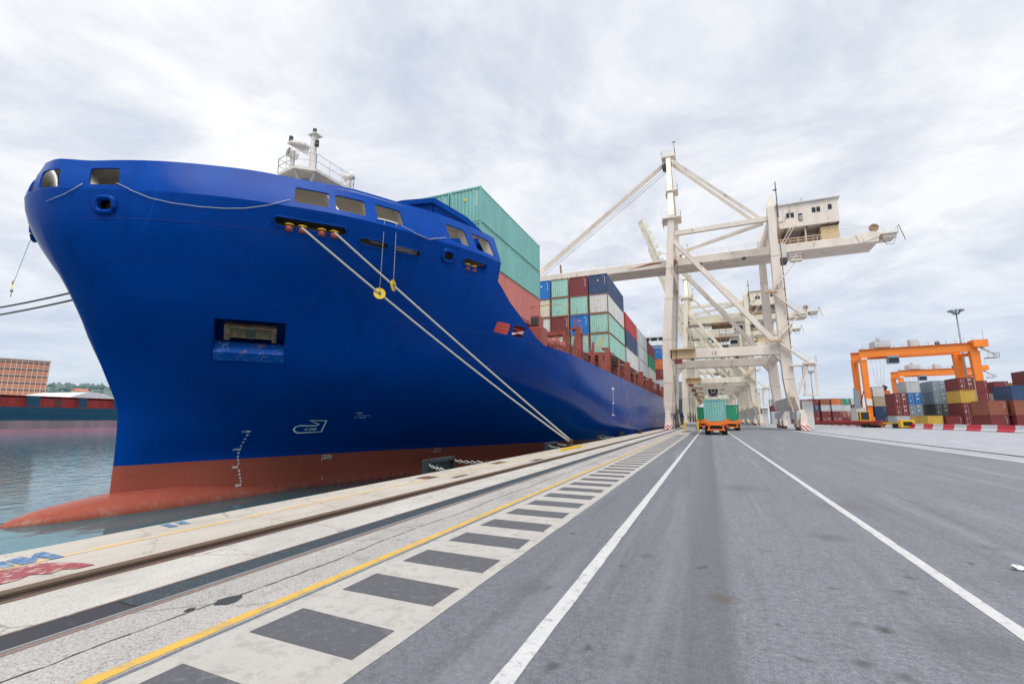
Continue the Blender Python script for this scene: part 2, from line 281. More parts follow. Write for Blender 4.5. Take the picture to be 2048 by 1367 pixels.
def stripes():
    m, t, p, v = newmat('bumperstripes')
    sp = N(t, 'ShaderNodeSeparateXYZ'); t.links.new(v, sp.inputs[0])
    a = N(t, 'ShaderNodeMath', operation='ADD'); t.links.new(sp.outputs[0], a.inputs[0]); t.links.new(sp.outputs[2], a.inputs[1])
    b = N(t, 'ShaderNodeMath', operation='ADD'); t.links.new(a.outputs[0], b.inputs[0]); t.links.new(sp.outputs[1], b.inputs[1])
    f = N(t, 'ShaderNodeMath', operation='PINGPONG', i_1=0.30); t.links.new(b.outputs[0], f.inputs[0])
    g = N(t, 'ShaderNodeMath', operation='GREATER_THAN', i_1=0.16); t.links.new(f.outputs[0], g.inputs[0])
    setc(t, p, sm(t, (0.78, 0.74, 0.70), (0.55, 0.05, 0.04), g.outputs[0])); p.inputs['Roughness'].default_value = 0.5
stripes()
paint('pinkhull', (0.36, 0.24, 0.27), 0.6, var=0.4, scale=0.25, rust=0.3, rustcol=(0.20, 0.17, 0.19))
paint('pinkboot', (0.52, 0.26, 0.34), 0.6, var=0.25, scale=0.2)

# ------------------------------------------------------------------ mesh helpers
class MB:
    def __init__(s): s.v = []; s.f = []
    def add(s, vs, fs):
        o = len(s.v); s.v += [tuple(x) for x in vs]; s.f += [[i + o for i in f] for f in fs]; return s
    def box(s, a, b):
        x0, y0, z0 = a; x1, y1, z1 = b
        return s.add([(x0, y0, z0), (x1, y0, z0), (x1, y1, z0), (x0, y1, z0), (x0, y0, z1), (x1, y0, z1), (x1, y1, z1), (x0, y1, z1)],
                     [(0, 3, 2, 1), (4, 5, 6, 7), (0, 1, 5, 4), (1, 2, 6, 5), (2, 3, 7, 6), (3, 0, 4, 7)])
    def beam(s, p, q, w, h, w2=None, h2=None, up=(0, 0, 1)):
        p, q = Vector(p), Vector(q); d = (q - p).normalized(); u = Vector(up)
        if abs(d.dot(u)) > 0.98: u = Vector((0, 1, 0))
        r = d.cross(u).normalized(); u = r.cross(d); w2 = w if w2 is None else w2; h2 = h if h2 is None else h2
        vs = [p - r * w / 2 - u * h / 2, p + r * w / 2 - u * h / 2, p + r * w / 2 + u * h / 2, p - r * w / 2 + u * h / 2,
              q - r * w2 / 2 - u * h2 / 2, q + r * w2 / 2 - u * h2 / 2, q + r * w2 / 2 + u * h2 / 2, q - r * w2 / 2 + u * h2 / 2]
        return s.add(vs, [(3, 2, 1, 0), (4, 5, 6, 7), (0, 1, 5, 4), (1, 2, 6, 5), (2, 3, 7, 6), (3, 0, 4, 7)])
    def cyl(s, p, q, r, n=8, r2=None, cap=True):
        p, q = Vector(p), Vector(q); d = (q - p).normalized(); u = Vector((0, 0, 1)) if abs(d.z) < 0.9 else Vector((1, 0, 0))
        a = d.cross(u).normalized(); b = d.cross(a); r2 = r if r2 is None else r2
        vs = [p + (a * math.cos(i * 2 * math.pi / n) + b * math.sin(i * 2 * math.pi / n)) * r for i in range(n)] + \
             [q + (a * math.cos(i * 2 * math.pi / n) + b * math.sin(i * 2 * math.pi / n)) * r2 for i in range(n)]
        fs = [(i, i + n, (i + 1) % n + n, (i + 1) % n) for i in range(n)]
        if cap: fs += [tuple(range(n)), tuple(range(2 * n - 1, n - 1, -1))]
        return s.add(vs, fs)
    def tube(s, pts, r, n=6, closed=False):
        pts = [Vector(p) for p in pts]; m = len(pts); rings = []
        for i, p in enumerate(pts):
            a = pts[(i - 1) % m] if (closed or i) else p; b = pts[(i + 1) % m] if (closed or i < m - 1) else p
            d = (b - a).normalized(); u = Vector((0, 0, 1)) if abs(d.z) < 0.9 else Vector((1, 0, 0))
            x = d.cross(u).normalized(); y = d.cross(x)
            rings.append([p + (x * math.cos(k * 2 * math.pi / n) + y * math.sin(k * 2 * math.pi / n)) * r for k in range(n)])
        vs = [q for rg in rings for q in rg]; fs = []
        for i in range(m if closed else m - 1):
            j = (i + 1) % m
            fs += [(i * n + k, j * n + k, j * n + (k + 1) % n, i * n + (k + 1) % n) for k in range(n)]
        if not closed: fs += [tuple(range(n - 1, -1, -1)), tuple(range((m - 1) * n, m * n))]
        return s.add(vs, fs)
    def prism(s, poly, axis, a, b):            # poly in the two other axes, extruded along axis a..b
        def mk(u, v, w):
            return {'x': (w, u, v), 'y': (u, w, v), 'z': (u, v, w)}[axis]
        n = len(poly)
        return s.add([mk(u, v, a) for u, v in poly] + [mk(u, v, b) for u, v in poly],
                     [tuple(range(n)), tuple(range(2 * n - 1, n - 1, -1))] + [(i, i + n, (i + 1) % n + n, (i + 1) % n) for i in range(n)])
    def rail(s, pts, h=1.05, r=0.03, step=1.6, mid=True):   # handrail along a polyline
        pts = [Vector(p) for p in pts]
        for p, q in zip(pts, pts[1:]):
            n = max(1, int(round((q - p).length / step)))
            for i in range(n + 1):
                c = p.lerp(q, i / n); s.cyl(c, c + Vector((0, 0, h)), r, 5)
            for f in ((1.0, 0.5) if mid else (1.0,)):
                s.cyl(p + Vector((0, 0, h * f)), q + Vector((0, 0, h * f)), r, 5)
        return s
    def mesh(s, name, fixn=True):
        m = bpy.data.meshes.new(name); m.from_pydata(s.v, [], s.f); m.update()
        if fixn:
            bm = bmesh.new(); bm.from_mesh(m); bmesh.ops.recalc_face_normals(bm, faces=bm.faces); bm.to_mesh(m); bm.free()
        return m
    def part(s, name, mat, parent=None, smooth=False, label=None, fixn=True):
        m = s.mesh(name, fixn); return link(name, m, mat, parent, smooth, label)
def link(name, m, mat, parent=None, smooth=False, label=None):
    o = bpy.data.objects.new(name, m); COL.objects.link(o)
    if mat:
        if not m.materials: m.materials.append(MATS[mat])
    if smooth:
        for p in m.polygons: p.use_smooth = True
    if parent:
        o.parent = parent
        if parent.parent is None and parent.type == 'EMPTY' and parent.get('world_coords'): o.location = -parent.location
    if label: o['label'] = label
    return o
def tag(o, label, cat, group=None):
    o['label'] = label; o['category'] = cat
    if group: o['group'] = group
    return o
def thing(name, loc, label, cat, group=None, wc=True):   # Empty at the base; parts are given in scene coordinates
    o = bpy.data.objects.new(name, None); COL.objects.link(o); o.location = loc; o.empty_display_size = 0.5
    if wc: o['world_coords'] = 1
    return tag(o, label, cat, group)
def struct(o): o['kind'] = 'structure'; return o
def bevel(o, w=0.02, seg=1):
    md = o.modifiers.new('bevel', 'BEVEL'); md.width = w; md.segments = seg; md.limit_method = 'ANGLE'; return o
def copy_tree(o, parent=None, group=None):
    c = o.copy(); COL.objects.link(c)
    if parent: c.parent = parent
    for ch in [x for x in list(S.objects) if x.parent == o]: copy_tree(ch, c)
    return c
def applied(o):                                            # bake modifiers into a new mesh
    dg = bpy.context.evaluated_depsgraph_get(); dg.update()
    m = bpy.data.meshes.new_from_object(o.evaluated_get(dg)); o.modifiers.clear(); o.data = m; return o
def sheet(name, x0, x1, y0, y1, z, mat):
    o = MB().add([(x0, y0, z), (x1, y0, z), (x1, y1, z), (x0, y1, z)], [(0, 1, 2, 3)]).part(name, mat, fixn=False); return struct(o)
def polys(name, lst, z, mat):
    b = MB()
    for pl in lst:
        n = len(pl); a = sum(pl[i][0] * pl[(i + 1) % n][1] - pl[(i + 1) % n][0] * pl[i][1] for i in range(n))
        if a < 0: pl = pl[::-1]
        b.add([(p[0], p[1], z) for p in pl], [tuple(range(n))])
    return struct(b.part(name, mat, fixn=False))
def ragged(x0, x1, y0, y1, step=0.25, j=0.012):            # strip along Y with slightly ragged edges
    ys_ = [y0]
    while ys_[-1] < y1: ys_.append(min(y1, ys_[-1] + step * (1 + max(0, ys_[-1]) * 0.06)))
    L = [(x0 + random.uniform(-j, j), y) for y in ys_]; R = [(x1 + random.uniform(-j, j), y) for y in ys_]
    v = L + R; n = len(L)
    return v, [(i, n + i, n + i + 1, i + 1) for i in range(n - 1)]
def strip(name, specs, z, mat):
    b = MB()
    for x0, x1, y0, y1, j in specs:
        v, f = ragged(x0, x1, y0, y1, j=j); b.add([(x, y, z) for x, y in v], f)
    return struct(b.part(name, mat, fixn=False))
# ------------------------------------------------------------------ ground, quay, water
WZ = -2.4; EDGE = -8.9
sheet('ground', EDGE, 2500, -80, 6000, 0.0, 'yardconcrete')
sheet('water', -3500, EDGE + 0.3, -600, 6000, WZ, 'water')
o = MB().box((EDGE, -80, -7), (EDGE + 0.5, 1500, -0.004)).part('quay_wall', 'quaywall'); struct(o)
strip('quay_edge', [(EDGE, -7.02, -60, 700, 0.0)], 0.004, 'capconcrete')
strip('rail_apron', [(-6.56, -5.62, -60, 700, 0.0)], 0.004, 'railconcrete')
strip('apron', [(-5.12, -4.0, -60, 700, 0.0)], 0.004, 'roughconcrete')
strip('road', [(-4.0, 12.1, -60, 700, 0.0)], 0.004, 'asphalt')
# seaward crane rail set in its groove
MBr = MB().box((-7.02, -60, -0.06), (-6.56, 700, 0.002)); struct(MBr.part('rail_groove', 'groove'))
MBr = MB().box((-6.93, -60, 0.002), (-6.85, 700, 0.016)); struct(MBr.part('rail_flange', 'railrust'))
MBr = MB().box((-6.84, -60, 0.002), (-6.765, 700, 0.045)); o = MBr.part('crane_rail', 'railhead'); struct(o); bevel(o, 0.01, 2)
MBr = MB().box((-7.02, -60, 0.0), (-6.95, 700, 0.012)); struct(MBr.part('rail_kerb', 'railrust'))
strip('rail_rust_stain', [(-6.63, -6.55, -60, 300, 0.012)], 0.0082, 'railrust')
# landward crane rail
struct(MB().box((13.85, -60, 0.0), (13.93, 700, 0.006)).part('groove', 'groove')); struct(MB().box((13.95, -60, 0.0), (14.03, 700, 0.03)).part('crane_rail', 'railhead'))
strip('rail_border', [(12.1, 12.32, -60, 700, 0.01)], 0.008, 'linewhite')
# cable trench with its rubber belt
struct(MB().box((-5.62, -60, -0.03), (-5.12, 700, -0.002)).part('cable_trench', 'beltplain'))
struct(MB().box((-5.575, 3.02, -0.002), (-5.245, 700, 0.007)).part('trench_belt', 'beltrubber'))
struct(MB().box((-5.575, -60, -0.002), (-5.245, 2.99, 0.004)).part('trench_plate', 'beltplain')); struct(MB().box((-5.58, 2.985, -0.002), (-5.24, 3.03, 0.002)).part('trench_gap', 'groove')); struct(MB().box((-5.62, -60, -0.01), (-5.12, 700, 0.0012)).part('trench_bed', 'beltplain'))
struct(MB().box((-5.62, -60, -0.002), (-5.59, 700, 0.010)).part('trench_edge', 'steeledge'))
struct(MB().box((-5.225, -60, -0.002), (-5.205, 700, 0.012)).part('trench_edge', 'galv'))
struct(MB().box((-5.195, -60, -0.002), (-5.12, 700, 0.008)).part('trench_edge', 'steeledge'))
# crack in the rough concrete
pts = []; x = -4.66; y = 1.2
while y < 60: pts.append((x, y)); y += 0.12 * (1 + y * .05); x = -4.62 + 0.035 * math.sin(y * 1.7) + random.uniform(-0.02, 0.02)
b = MB()
for (x0, y0), (x1, y1) in zip(pts, pts[1:]):
    a, c = random.uniform(0.002, 0.012), random.uniform(0.002, 0.012)
    b.add([(x0 - a, y0, 0.008), (x0 + a, y0, 0.008), (x1 + c, y1, 0.008), (x1 - c, y1, 0.008)], [(0, 1, 2, 3)])
struct(b.part('crack', 'tar', fixn=False))
polys('tar_patch', [[(-4.60, 3.32), (-4.68, 3.42), (-4.66, 3.52), (-4.60, 3.62), (-4.53, 3.58), (-4.47, 3.47), (-4.49, 3.38)], [(-4.70, 3.10), (-4.74, 3.16), (-4.70, 3.22), (-4.66, 3.18), (-4.67, 3.11)]], 0.010, 'tar')
# paint
strip('yellow_line', [(-4.14, -4.02, -20, 420, 0.007)], 0.008, 'lineyellow')
strip('edge_line', [(-8.10, -8.01, 1, 120, 0.006)], 0.0082, 'capyellow')
strip('white_line', [(-1.51, -1.36, -20, 420, 0.006), (2.26, 2.40, -20, 420, 0.006)], 0.008, 'linewhite')
strip('hatch_paint', [(-3.94, -2.44, -20, 70, 0.008)], 0.008, 'hatchpaint')
strip('hatch_line', [(-3.94, -3.86, 70, 400, 0.0), (-2.52, -2.42, 70, 400, 0.0)], 0.008, 'hatchpaint')
P = []; y = 3.05 - 1.09 * 3
while y < 60:
    k = lambda: random.uniform(-0.012, 0.012)
    P.append([(-3.74 + k(), y + k()), (-2.60 + k(), y + k() - .02), (-2.61 + k(), y + 0.51 + k()), (-3.73 + k(), y + 0.55 + k())]); y += 1.09
polys('hatch_squares', P, 0.012, 'darksquare')
polys('painted_mark', [[(-8.46, 3.22), (-8.53, 3.39), (-8.30, 3.40), (-8.54, 3.53), (-8.54, 3.63), (-7.99, 3.62), (-7.99, 3.48), (-8.3, 3.47), (-8.03, 3.35), (-8.03, 3.21)],
    [(-8.46, 3.12), (-8.46, 3.20), (-8.06, 3.17), (-8.06, 3.04)], [(-8.86, 5.27), (-8.80, 5.40), (-8.45, 5.33), (-8.50, 5.22)], [(-8.86, 5.50), (-8.80, 5.62), (-8.47, 5.55), (-8.54, 5.43)]], 0.0120, 'paintblue')
polys('painted_patch', [[(-7.83, 2.7), (-7.96, 3.0), (-7.90, 3.33), (-7.72, 3.46), (-7.45, 3.56), (-7.20, 3.58), (-7.22, 3.40), (-7.34, 3.32), (-7.28, 3.18), (-7.44, 3.07), (-7.33, 2.92), (-7.30, 2.6)]], 0.0120, 'paintred')
polys('manhole_plate', [[(-8.5, 12.3), (-8.02, 12.3), (-8.02, 13.0), (-8.5, 13.0)], [(-7.6, 12.9), (-7.4, 12.9), (-7.4, 13.8), (-7.6, 13.8)], [(-8.5, 17.5), (-8.1, 17.5), (-8.1, 18.6), (-8.5, 18.6)], [(-7.45, 19.4), (-7.15, 19.4), (-7.15, 20.6), (-7.45, 20.6)]], 0.0090, 'railrust')
spots = []
for (x, y, r) in [(1.28, 5.25, .05), (1.12, 5.28, .04), (1.1, 6.22, .035), (-0.02, 5.44, .07), (1.0, 4.55, .045), (1.15, 4.4, .06), (0.6, 7.6, .06), (-3.2, 8.4, .1), (-0.9, 6.7, .05), (1.6, 8.8, .09), (3.2, 7.1, .05), (1.75, 4.9, .03)]:
    n = 11; spots.append([(x + r * random.uniform(.5, 1.15) * math.cos(i * 6.283 / n), y + r * random.uniform(.35, .9) * math.sin(i * 6.283 / n)) for i in range(n)])
b = MB()
for i in range(9):
    a = random.uniform(0, 6.28); x, y = 3.34 + random.uniform(-.05, .05), 7.83 + random.uniform(-.04, .04); z = .014
    b.add([(x, y, z), (x + .05 * math.cos(a), y + .05 * math.sin(a), z + .02), (x + .06 * math.cos(a + 1.2), y + .05 * math.sin(a + 1.2), z + .045), (x + .03 * math.cos(a + 2.2), y + .03 * math.sin(a + 2.2), z + .01)], [(0, 1, 2), (0, 2, 3)])
tag(b.part('litter', 'litter', fixn=False), 'crumpled scrap of white paper lying on the asphalt at right', 'litter')
XC=-26.0; HB=15.7
def interp(x,xs,ys):
    if x<=xs[0]: return ys[0]
    if x>=xs[-1]: return ys[-1]
    i=bisect.bisect_right(xs,x)-1
    t=(x-xs[i])/(xs[i+1]-xs[i])
    return ys[i]+(ys[i+1]-ys[i])*t
def pchip(x,xs,ys):
    n=len(xs)
    if x<=xs[0]: return ys[0]
    if x>=xs[-1]: return ys[-1]
    i=bisect.bisect_right(xs,x)-1
    h=[xs[k+1]-xs[k] for k in range(n-1)]; d=[(ys[k+1]-ys[k])/h[k] for k in range(n-1)]
    def sl(k):
        if k==0: return d[0]
        if k==n-1: return d[-1]
        if d[k-1]*d[k]<=0: return 0
        w1=2*h[k]+h[k-1]; w2=h[k]+2*h[k-1]
        return (w1+w2)/(w1/d[k-1]+w2/d[k])
    t=(x-xs[i])/h[i]; m0=sl(i)*h[i]; m1=sl(i+1)*h[i]
    return (2*t**3-3*t*t+1)*ys[i]+(t**3-2*t*t+t)*m0+(-2*t**3+3*t*t)*ys[i+1]+(t**3-t*t)*m1
SZ=[-8,-4,-2.4,-1.39,-.35,1.98,2.75,3.28,5.41,7.05,8.23,9.02,9.51,10.08,10.68,11.5,13.6]
SY=[14.5,13.3,13.15,13.12,13.11,13.0,12.81,12.54,11.54,10.72,10.08,9.65,9.4,9.15,8.98,8.85,9.2]
LV=[-8,-2.4,-.36,1.2,4.2,7.2,11.5,13.6]
LS=[[0,5,12,25,45,60,70],
    [0,.3,2,5,9,12,15,18.3,25,35,45,55,65],
    [0,.3,2.3,5.1,9.9,14.1,18,24.5,31,41,50,58],
    [0,.3,2,4.95,10,14,18,24.5,31,41,48],
    [0,.25,1,3,6,10,15,20,28,36],
    [0,.05,.2,.9,2.6,4,6.1,7.4,10,14.2,16.2,20.8,26],
    [0,.05,.15,.35,.7,1.3,2.3,3.45,4.85,7.2,11.5,15.5,21,28],
    [0.0, 0.06, 0.2, 0.64, 1.2, 1.87, 3.08, 4.5, 5.7, 7.77, 10.29, 11.92, 16.88, 25.8]]
LB=[[.05,1,3,8,14,15.5,15.7],
    [.05,.3,.8,1.5,2.2,3.0,3.9,4.9,7.6,11.3,13.8,15.1,15.7],
    [.05,.3,.75,1.65,3.1,4.5,6.1,8.8,11.7,14.2,15.3,15.7],
    [.05,.35,1.2,2.75,5.2,7.1,8.9,11.6,13.7,15.4,15.7],
    [.05,.5,1.5,4.0,6.9,9.5,12.1,13.9,15.3,15.7],
    [.05,.6,1.4,2.9,5.2,6.3,7.95,8.9,10.6,13.1,13.95,15.1,15.7],
    [.05,.5,.95,1.45,2.1,3.3,5.1,6.8,8.35,10.5,12.9,14.4,15.3,15.7],
    [0.05, 0.35, 0.62, 1.35, 2.65, 3.9, 5.57, 7.1, 8.0, 9.66, 11.16, 12.14, 13.71, 14.4]]
def ys(z): return pchip(z,SZ,SY)
def kz(y): return interp(y,[10,17],[0.785,1.0])
def hb(y,z):
    if z>11.5: z=min(13.6,11.5+(z-11.5)/kz(y))
    s=y-ys(z)
    if s<0: return -1.0
    vals=[pchip(s,LS[k],LB[k]) for k in range(len(LV))]
    return pchip(z,LV[:7],vals[:7]) if z<=11.5 else interp(z,LV,vals)
# ------------------------------------------------------------------ the big blue ship
def spt(y, z, port=True, off=0.0):
    b = max(hb(y, z), 0.0)
    if off == 0: return Vector((XC + (b if port else -b), y, z))
    p, t, n, u = frame(y, z); q = p + n * off
    return q
def frame(y, z):
    p = spt(y, z); q = spt(y + 0.12, z); t = (q - p).normalized()
    zu = min(z + 0.15, 13.55 if y > 17 else 13.1); zl = zu - 0.3
    if z <= 11.5 < zu: zu, zl = 11.5, 11.2
    if z > 11.5 and zl < 11.5: zl, zu = 11.5, 11.8
    a = (spt(y, zu) - spt(y, zl)).normalized(); n = t.cross(a).normalized()
    if n.x < 0: n = -n
    u = n.cross(t).normalized()
    if u.z < 0: u = -u
    return p, t, n, u
ship = thing('container_ship', (XC, 60, WZ), 'large blue container ship with red underwater hull and bulbous bow moored at the quay', 'ship')
def sbx(s_, z): return 0.6 * math.exp(-s_ / 1.0) * max(0.0, min(1.0, (z - 10.0) / 1.3))
def shellgrid(name, ss, zs, ymap):
    v = []; n = len(ss) * 2
    for z in zs:
        for k in list(range(len(ss) - 1, -1, -1)): y = ymap(ss[k], z); nf = 1 - .68 * math.exp(-ss[k] / 1.8) * max(0.0, min(1.0, (z - 4.6) / 1.8, (10.2 - z) / 2.2)); v.append((XC - max(hb(y, z) * nf, 0.02) - sbx(ss[k], z), y, z))
        for k in range(len(ss)): y = ymap(ss[k], z); v.append((XC + max(hb(y, z), 0.02), y, z))
    f = []
    for i in range(len(zs) - 1):
        for j in range(n - 1): f.append((i * n + j, i * n + j + 1, (i + 1) * n + j + 1, (i + 1) * n + j))
    return MB().add(v, f)
SS = [0.0005, .03, .07, .12, .2, .3, .42, .56, .72, .9, 1.1, 1.35, 1.65, 2, 2.35, 2.7, 3.1, 3.5, 3.9, 4.3, 4.7, 5.1, 5.5, 6, 6.5, 7, 7.5, 8, 8.5, 9, 9.5, 10, 10.6, 11.2, 12, 13, 14, 15, 16, 17, 18, 19.2, 20.5, 22, 23.5, 25, 27, 29, 31, 33, 36, 39, 42, 46, 50, 55, 60, 66, 75, 90, 110, 130, 157]
ZS = [-7, -5.5, -4, -3, -2.4, -2.1, -1.8, -1.5, -1.2, -.9, -.6, -.3, 0, .4, .8, 1.2, 1.6, 2.1, 2.6, 3.4, 4.2, 4.9, 5.6, 6.3, 6.9, 7.2, 7.6, 8.2, 8.8, 9.4, 10, 10.5, 11, 11.5]
ym = lambda s, z: s + 13 + (ys(z) - 13) * max(0.0, 1 - s / 40)
hull = shellgrid('hull', SS, ZS, ym).part('hull', 'hullblue', ship, True, fixn=False)
BZ = [11.5, 11.8, 12.2, 12.6, 13.0, 13.3, 13.6]
def btop(y): return 0.0
bmb = shellgrid('bulwark', SS[:45], BZ, lambda s, z: min(ys(z) + s, 25.1 + (z - 11.5) * .38)); bmb.v = []
for z in BZ:
    row = []
    for s_ in SS[:45]: y = min(ys(z) + s_, 25.1 + (z - 11.5) * .38); za_ = 11.5 + (z - 11.5) * kz(y); row.append((max(hb(y, za_), .02), y, za_, sbx(s_, 12)))
    bmb.v += [(XC - b_ - e_, y, z_) for b_, y, z_, e_ in row[::-1]] + [(XC + b_, y, z_) for b_, y, z_, e_ in row]
bul = bmb.part('bulwark', 'hullblue', ship, True, fixn=False)
for o, th in ((hull, .10), (bul, .07)):
    o.data.materials.append(MATS['shipinner'])
    md = o.modifiers.new('s', 'SOLIDIFY'); md.thickness = th; md.offset = -1; md.material_offset = 1; md.material_offset_rim = 0
    applied(o)
def prismcut(y, z, outline, din, dout, squash=False):          # outline in (t,u), extruded along the surface normal
    p, t, n, u = frame(y, z); m = len(outline)
    v = [p + t * a + u * b - n * din for a, b in outline] + [p + t * a + u * b + n * dout for a, b in outline]
    f = [tuple(range(m)), tuple(range(2 * m - 1, m - 1, -1))] + [(i, i + m, (i + 1) % m + m, (i + 1) % m) for i in range(m)]
    return v, f
def rrect(w_, h_, r, n=4, skew=0.0):
    o = []
    for cx_, cy_, a0 in ((w_ / 2 - r, h_ / 2 - r, 0), (-w_ / 2 + r, h_ / 2 - r, 90), (-w_ / 2 + r, -h_ / 2 + r, 180), (w_ / 2 - r, -h_ / 2 + r, 270)):
        for i in range(n + 1):
            a = rad(a0 + 90 * i / n); x, y = cx_ + r * math.cos(a), cy_ + r * math.sin(a); o.append((x + skew * y, y))
    return o
def boolcut(o, cutters):
    b = MB()
    for v, f in cutters: b.add(v, f)
    c = b.part('cutter', None); md = o.modifiers.new('b', 'BOOLEAN'); md.object = c; md.operation = 'DIFFERENCE'; md.solver = 'EXACT'
    applied(o); me = c.data; bpy.data.objects.remove(c); bpy.data.meshes.remove(me)
# forecastle windows: (y centre, z centre, length, height)
WIN = [(15.12, 12.33, 1.50, 1.20), (16.5, 12.33, 1.45, 1.22), (18.2, 12.37, 1.42, 1.24), (22.05, 12.42, 1.42, 1.32), (24.05, 12.44, 1.66, 1.36)]
FW = [(9.98, 12.22, 1.25, 1.0)]
def mirror(cut):
    v, f = cut; return [(2 * XC - p[0], p[1], p[2]) for p in v], [tuple(reversed(q)) for q in f]
cuts = []
for y, z, l, h_ in WIN[:]: cuts.append(prismcut(y, z, rrect(l, h_, .14), .5, .5))
for y, z, l, h_ in FW: c = prismcut(y, z, rrect(l, h_, .14, skew=-.32), .5, .5); cuts += [c]
for xc_, w_ in ((-25.55, 1.05), (-26.78, .5)):
    q = MB().prism([(xc_ + a, 12.06 + b) for a, b in rrect(w_, .98, .12, skew=-.45)], 'y', 8.3, 11.2); cuts.append((q.v, q.f))
boolcut(bul, cuts)
SLOT = [(15.08, 10.80, 3.15, .42), (17.50, 10.58, 1.42, .32), (19.08, 10.58, 1.42, .32), (23.05, 10.85, 1.80, .40)]
CHO = [(10.03, 10.82, .62, .50), (21.22, 10.86, .58, .46)]
cuts = [prismcut(y, z, rrect(l, h_, h_ * .48), .4, .4) for y, z, l, h_ in SLOT + CHO]
cuts += [mirror(prismcut(10.03, 10.5, rrect(.62, .50, .24), .4, .4))]
cuts += [prismcut(26.62, 7.64, rrect(1.42, .72, .16, skew=.15), .5, .5), prismcut(28.2, 7.66, rrect(1.30, .74, .16, skew=.15), .5, .5)]
APK = (15.25, 5.66, 3.0, 1.95)
cuts += [prismcut(APK[0], APK[1], rrect(APK[2], APK[3], .06), .6, .9)]
top = [(25.1, 14), (25.1, 10.35), (26.6, 9.35), (28.7, 8.33), (30.4, 7.55), (31.6, 7.2), (260, 7.2), (260, 14)]
tb = MB().prism(top, 'x', -60, 0); cuts.append((tb.v, tb.f))
boolcut(hull, cuts)
for o in (hull, bul):
    try: o.data.set_sharp_from_angle(angle=rad(32))
    except Exception: pass
# bulbous bow
v = []; f = []; nb = 20
BB = [(9.50, .03, -2.42, .05), (9.62, .28, -2.3, .2), (9.9, .55, -2.17, .5), (10.3, .80, -2.02, .9), (11, 1.12, -1.86, 1.3), (12, 1.42, -1.72, 1.7), (13, 1.66, -1.60, 2.0), (14, 1.88, -1.50, 2.2), (15.5, 2.06, -1.46, 2.4), (17.5, 2.16, -1.52, 2.6), (20, 2.2, -1.8, 2.8), (23, 2.1, -2.25, 2.9), (27, 2.0, -2.9, 2.9)]
for y, b_, zt, dn in BB:
    zc = -2.48
    for k in range(nb):
        a = 2 * math.pi * k / nb; s_, c_ = math.sin(a), math.cos(a)
        v.append((XC + b_ * c_, y, zc + (zt - zc if s_ > 0 else dn) * (abs(s_) ** 0.85) * (1 if s_ > 0 else -1)))
for i in range(len(BB) - 1):
    for k in range(nb): f.append((i * nb + k, i * nb + (k + 1) % nb, (i + 1) * nb + (k + 1) % nb, (i + 1) * nb + k))
f += [tuple(range(nb)), tuple(range(len(BB) * nb - 1, (len(BB) - 1) * nb - 1, -1))]
o = MB().add(v, f).part('bulbous_bow', 'hullblue', ship, True); sb = o.modifiers.new('s', 'SUBSURF'); sb.levels = 2; sb.render_levels = 2
# decks and interior of the forecastle
def plan(z, y1, inset, y0=None):
    L = [ys(z) + s_ for s_ in SS if ys(z) + s_ < y1] + [y1]
    port = [(XC + max(hb(y, z) - inset, 0.02), max(y, ys(z) + inset)) for y in L]
    return [(2 * XC - x, y) for x, y in port[::-1]] + port
def slab(name, z, y1, inset, th, mat):
    return MB().prism(plan(z, y1, inset), 'z', z - th, z).part(name, mat, ship)
b = MB(); ro = plan(13.1, 25.3, .20); m_ = len(ro)
def insetp(q): c = Vector((XC, 19.0)); d = c - Vector((q[0], q[1])); L_ = d.length; return (q[0] + d.x / L_ * min(3.3, L_ * .6), q[1] + d.y / L_ * min(3.3, L_ * .6))
ri = [insetp(q) for q in ro]; zr = lambda q: 11.5 + 1.90 * kz(q[1])
b.add([(q[0], q[1], zr(q)) for q in ro] + [(q[0], q[1], zr(q)) for q in ri] + [(q[0], q[1], zr(q) - .06) for q in ro] + [(q[0], q[1], zr(q) - .06) for q in ri],
    [f_ for i in range(m_ - 1) for f_ in ((i, i + 1, m_ + i + 1, m_ + i), (2 * m_ + i, 3 * m_ + i, 3 * m_ + i + 1, 2 * m_ + i + 1), (m_ + i, m_ + i + 1, 3 * m_ + i + 1, 3 * m_ + i), (i, 2 * m_ + i, 2 * m_ + i + 1, i + 1))])
b.part('forecastle_roof', 'shipinner', ship, fixn=False); slab('forecastle_deck', 11.53, 25.0, .12, .06, 'foredeck')
slab('mooring_deck', 10.42, 25.0, .12, .06, 'shipdeck')
def innerwall(name, z0, z1, inset, y0, y1, mat, holes=False):
    b = MB(); L = [y0 + (y1 - y0) * i / 16 for i in range(17)]
    for ya, yb in zip(L, L[1:]):
        pa, ta, na, ua = frame(ya, (z0 + z1) / 2); pb, tb_, nb_, ub = frame(yb, (z0 + z1) / 2)
        a = pa - na * inset; c = pb - nb_ * inset; a.z = c.z = 0
        b.beam(a + Vector((0, 0, (z0 + z1) / 2)), c + Vector((0, 0, (z0 + z1) / 2)), .06, z1 - z0)
    return b.part(name, mat, ship)
innerwall('mooring_bulkhead', 10.42, 11.47, 2.2, 10.6, 24.6, 'shipinner')
MB().box((-31, 11.6, 11.53), (-21.5, 11.68, 13.0)).part('forecastle_bulkhead', 'shipinner', ship)
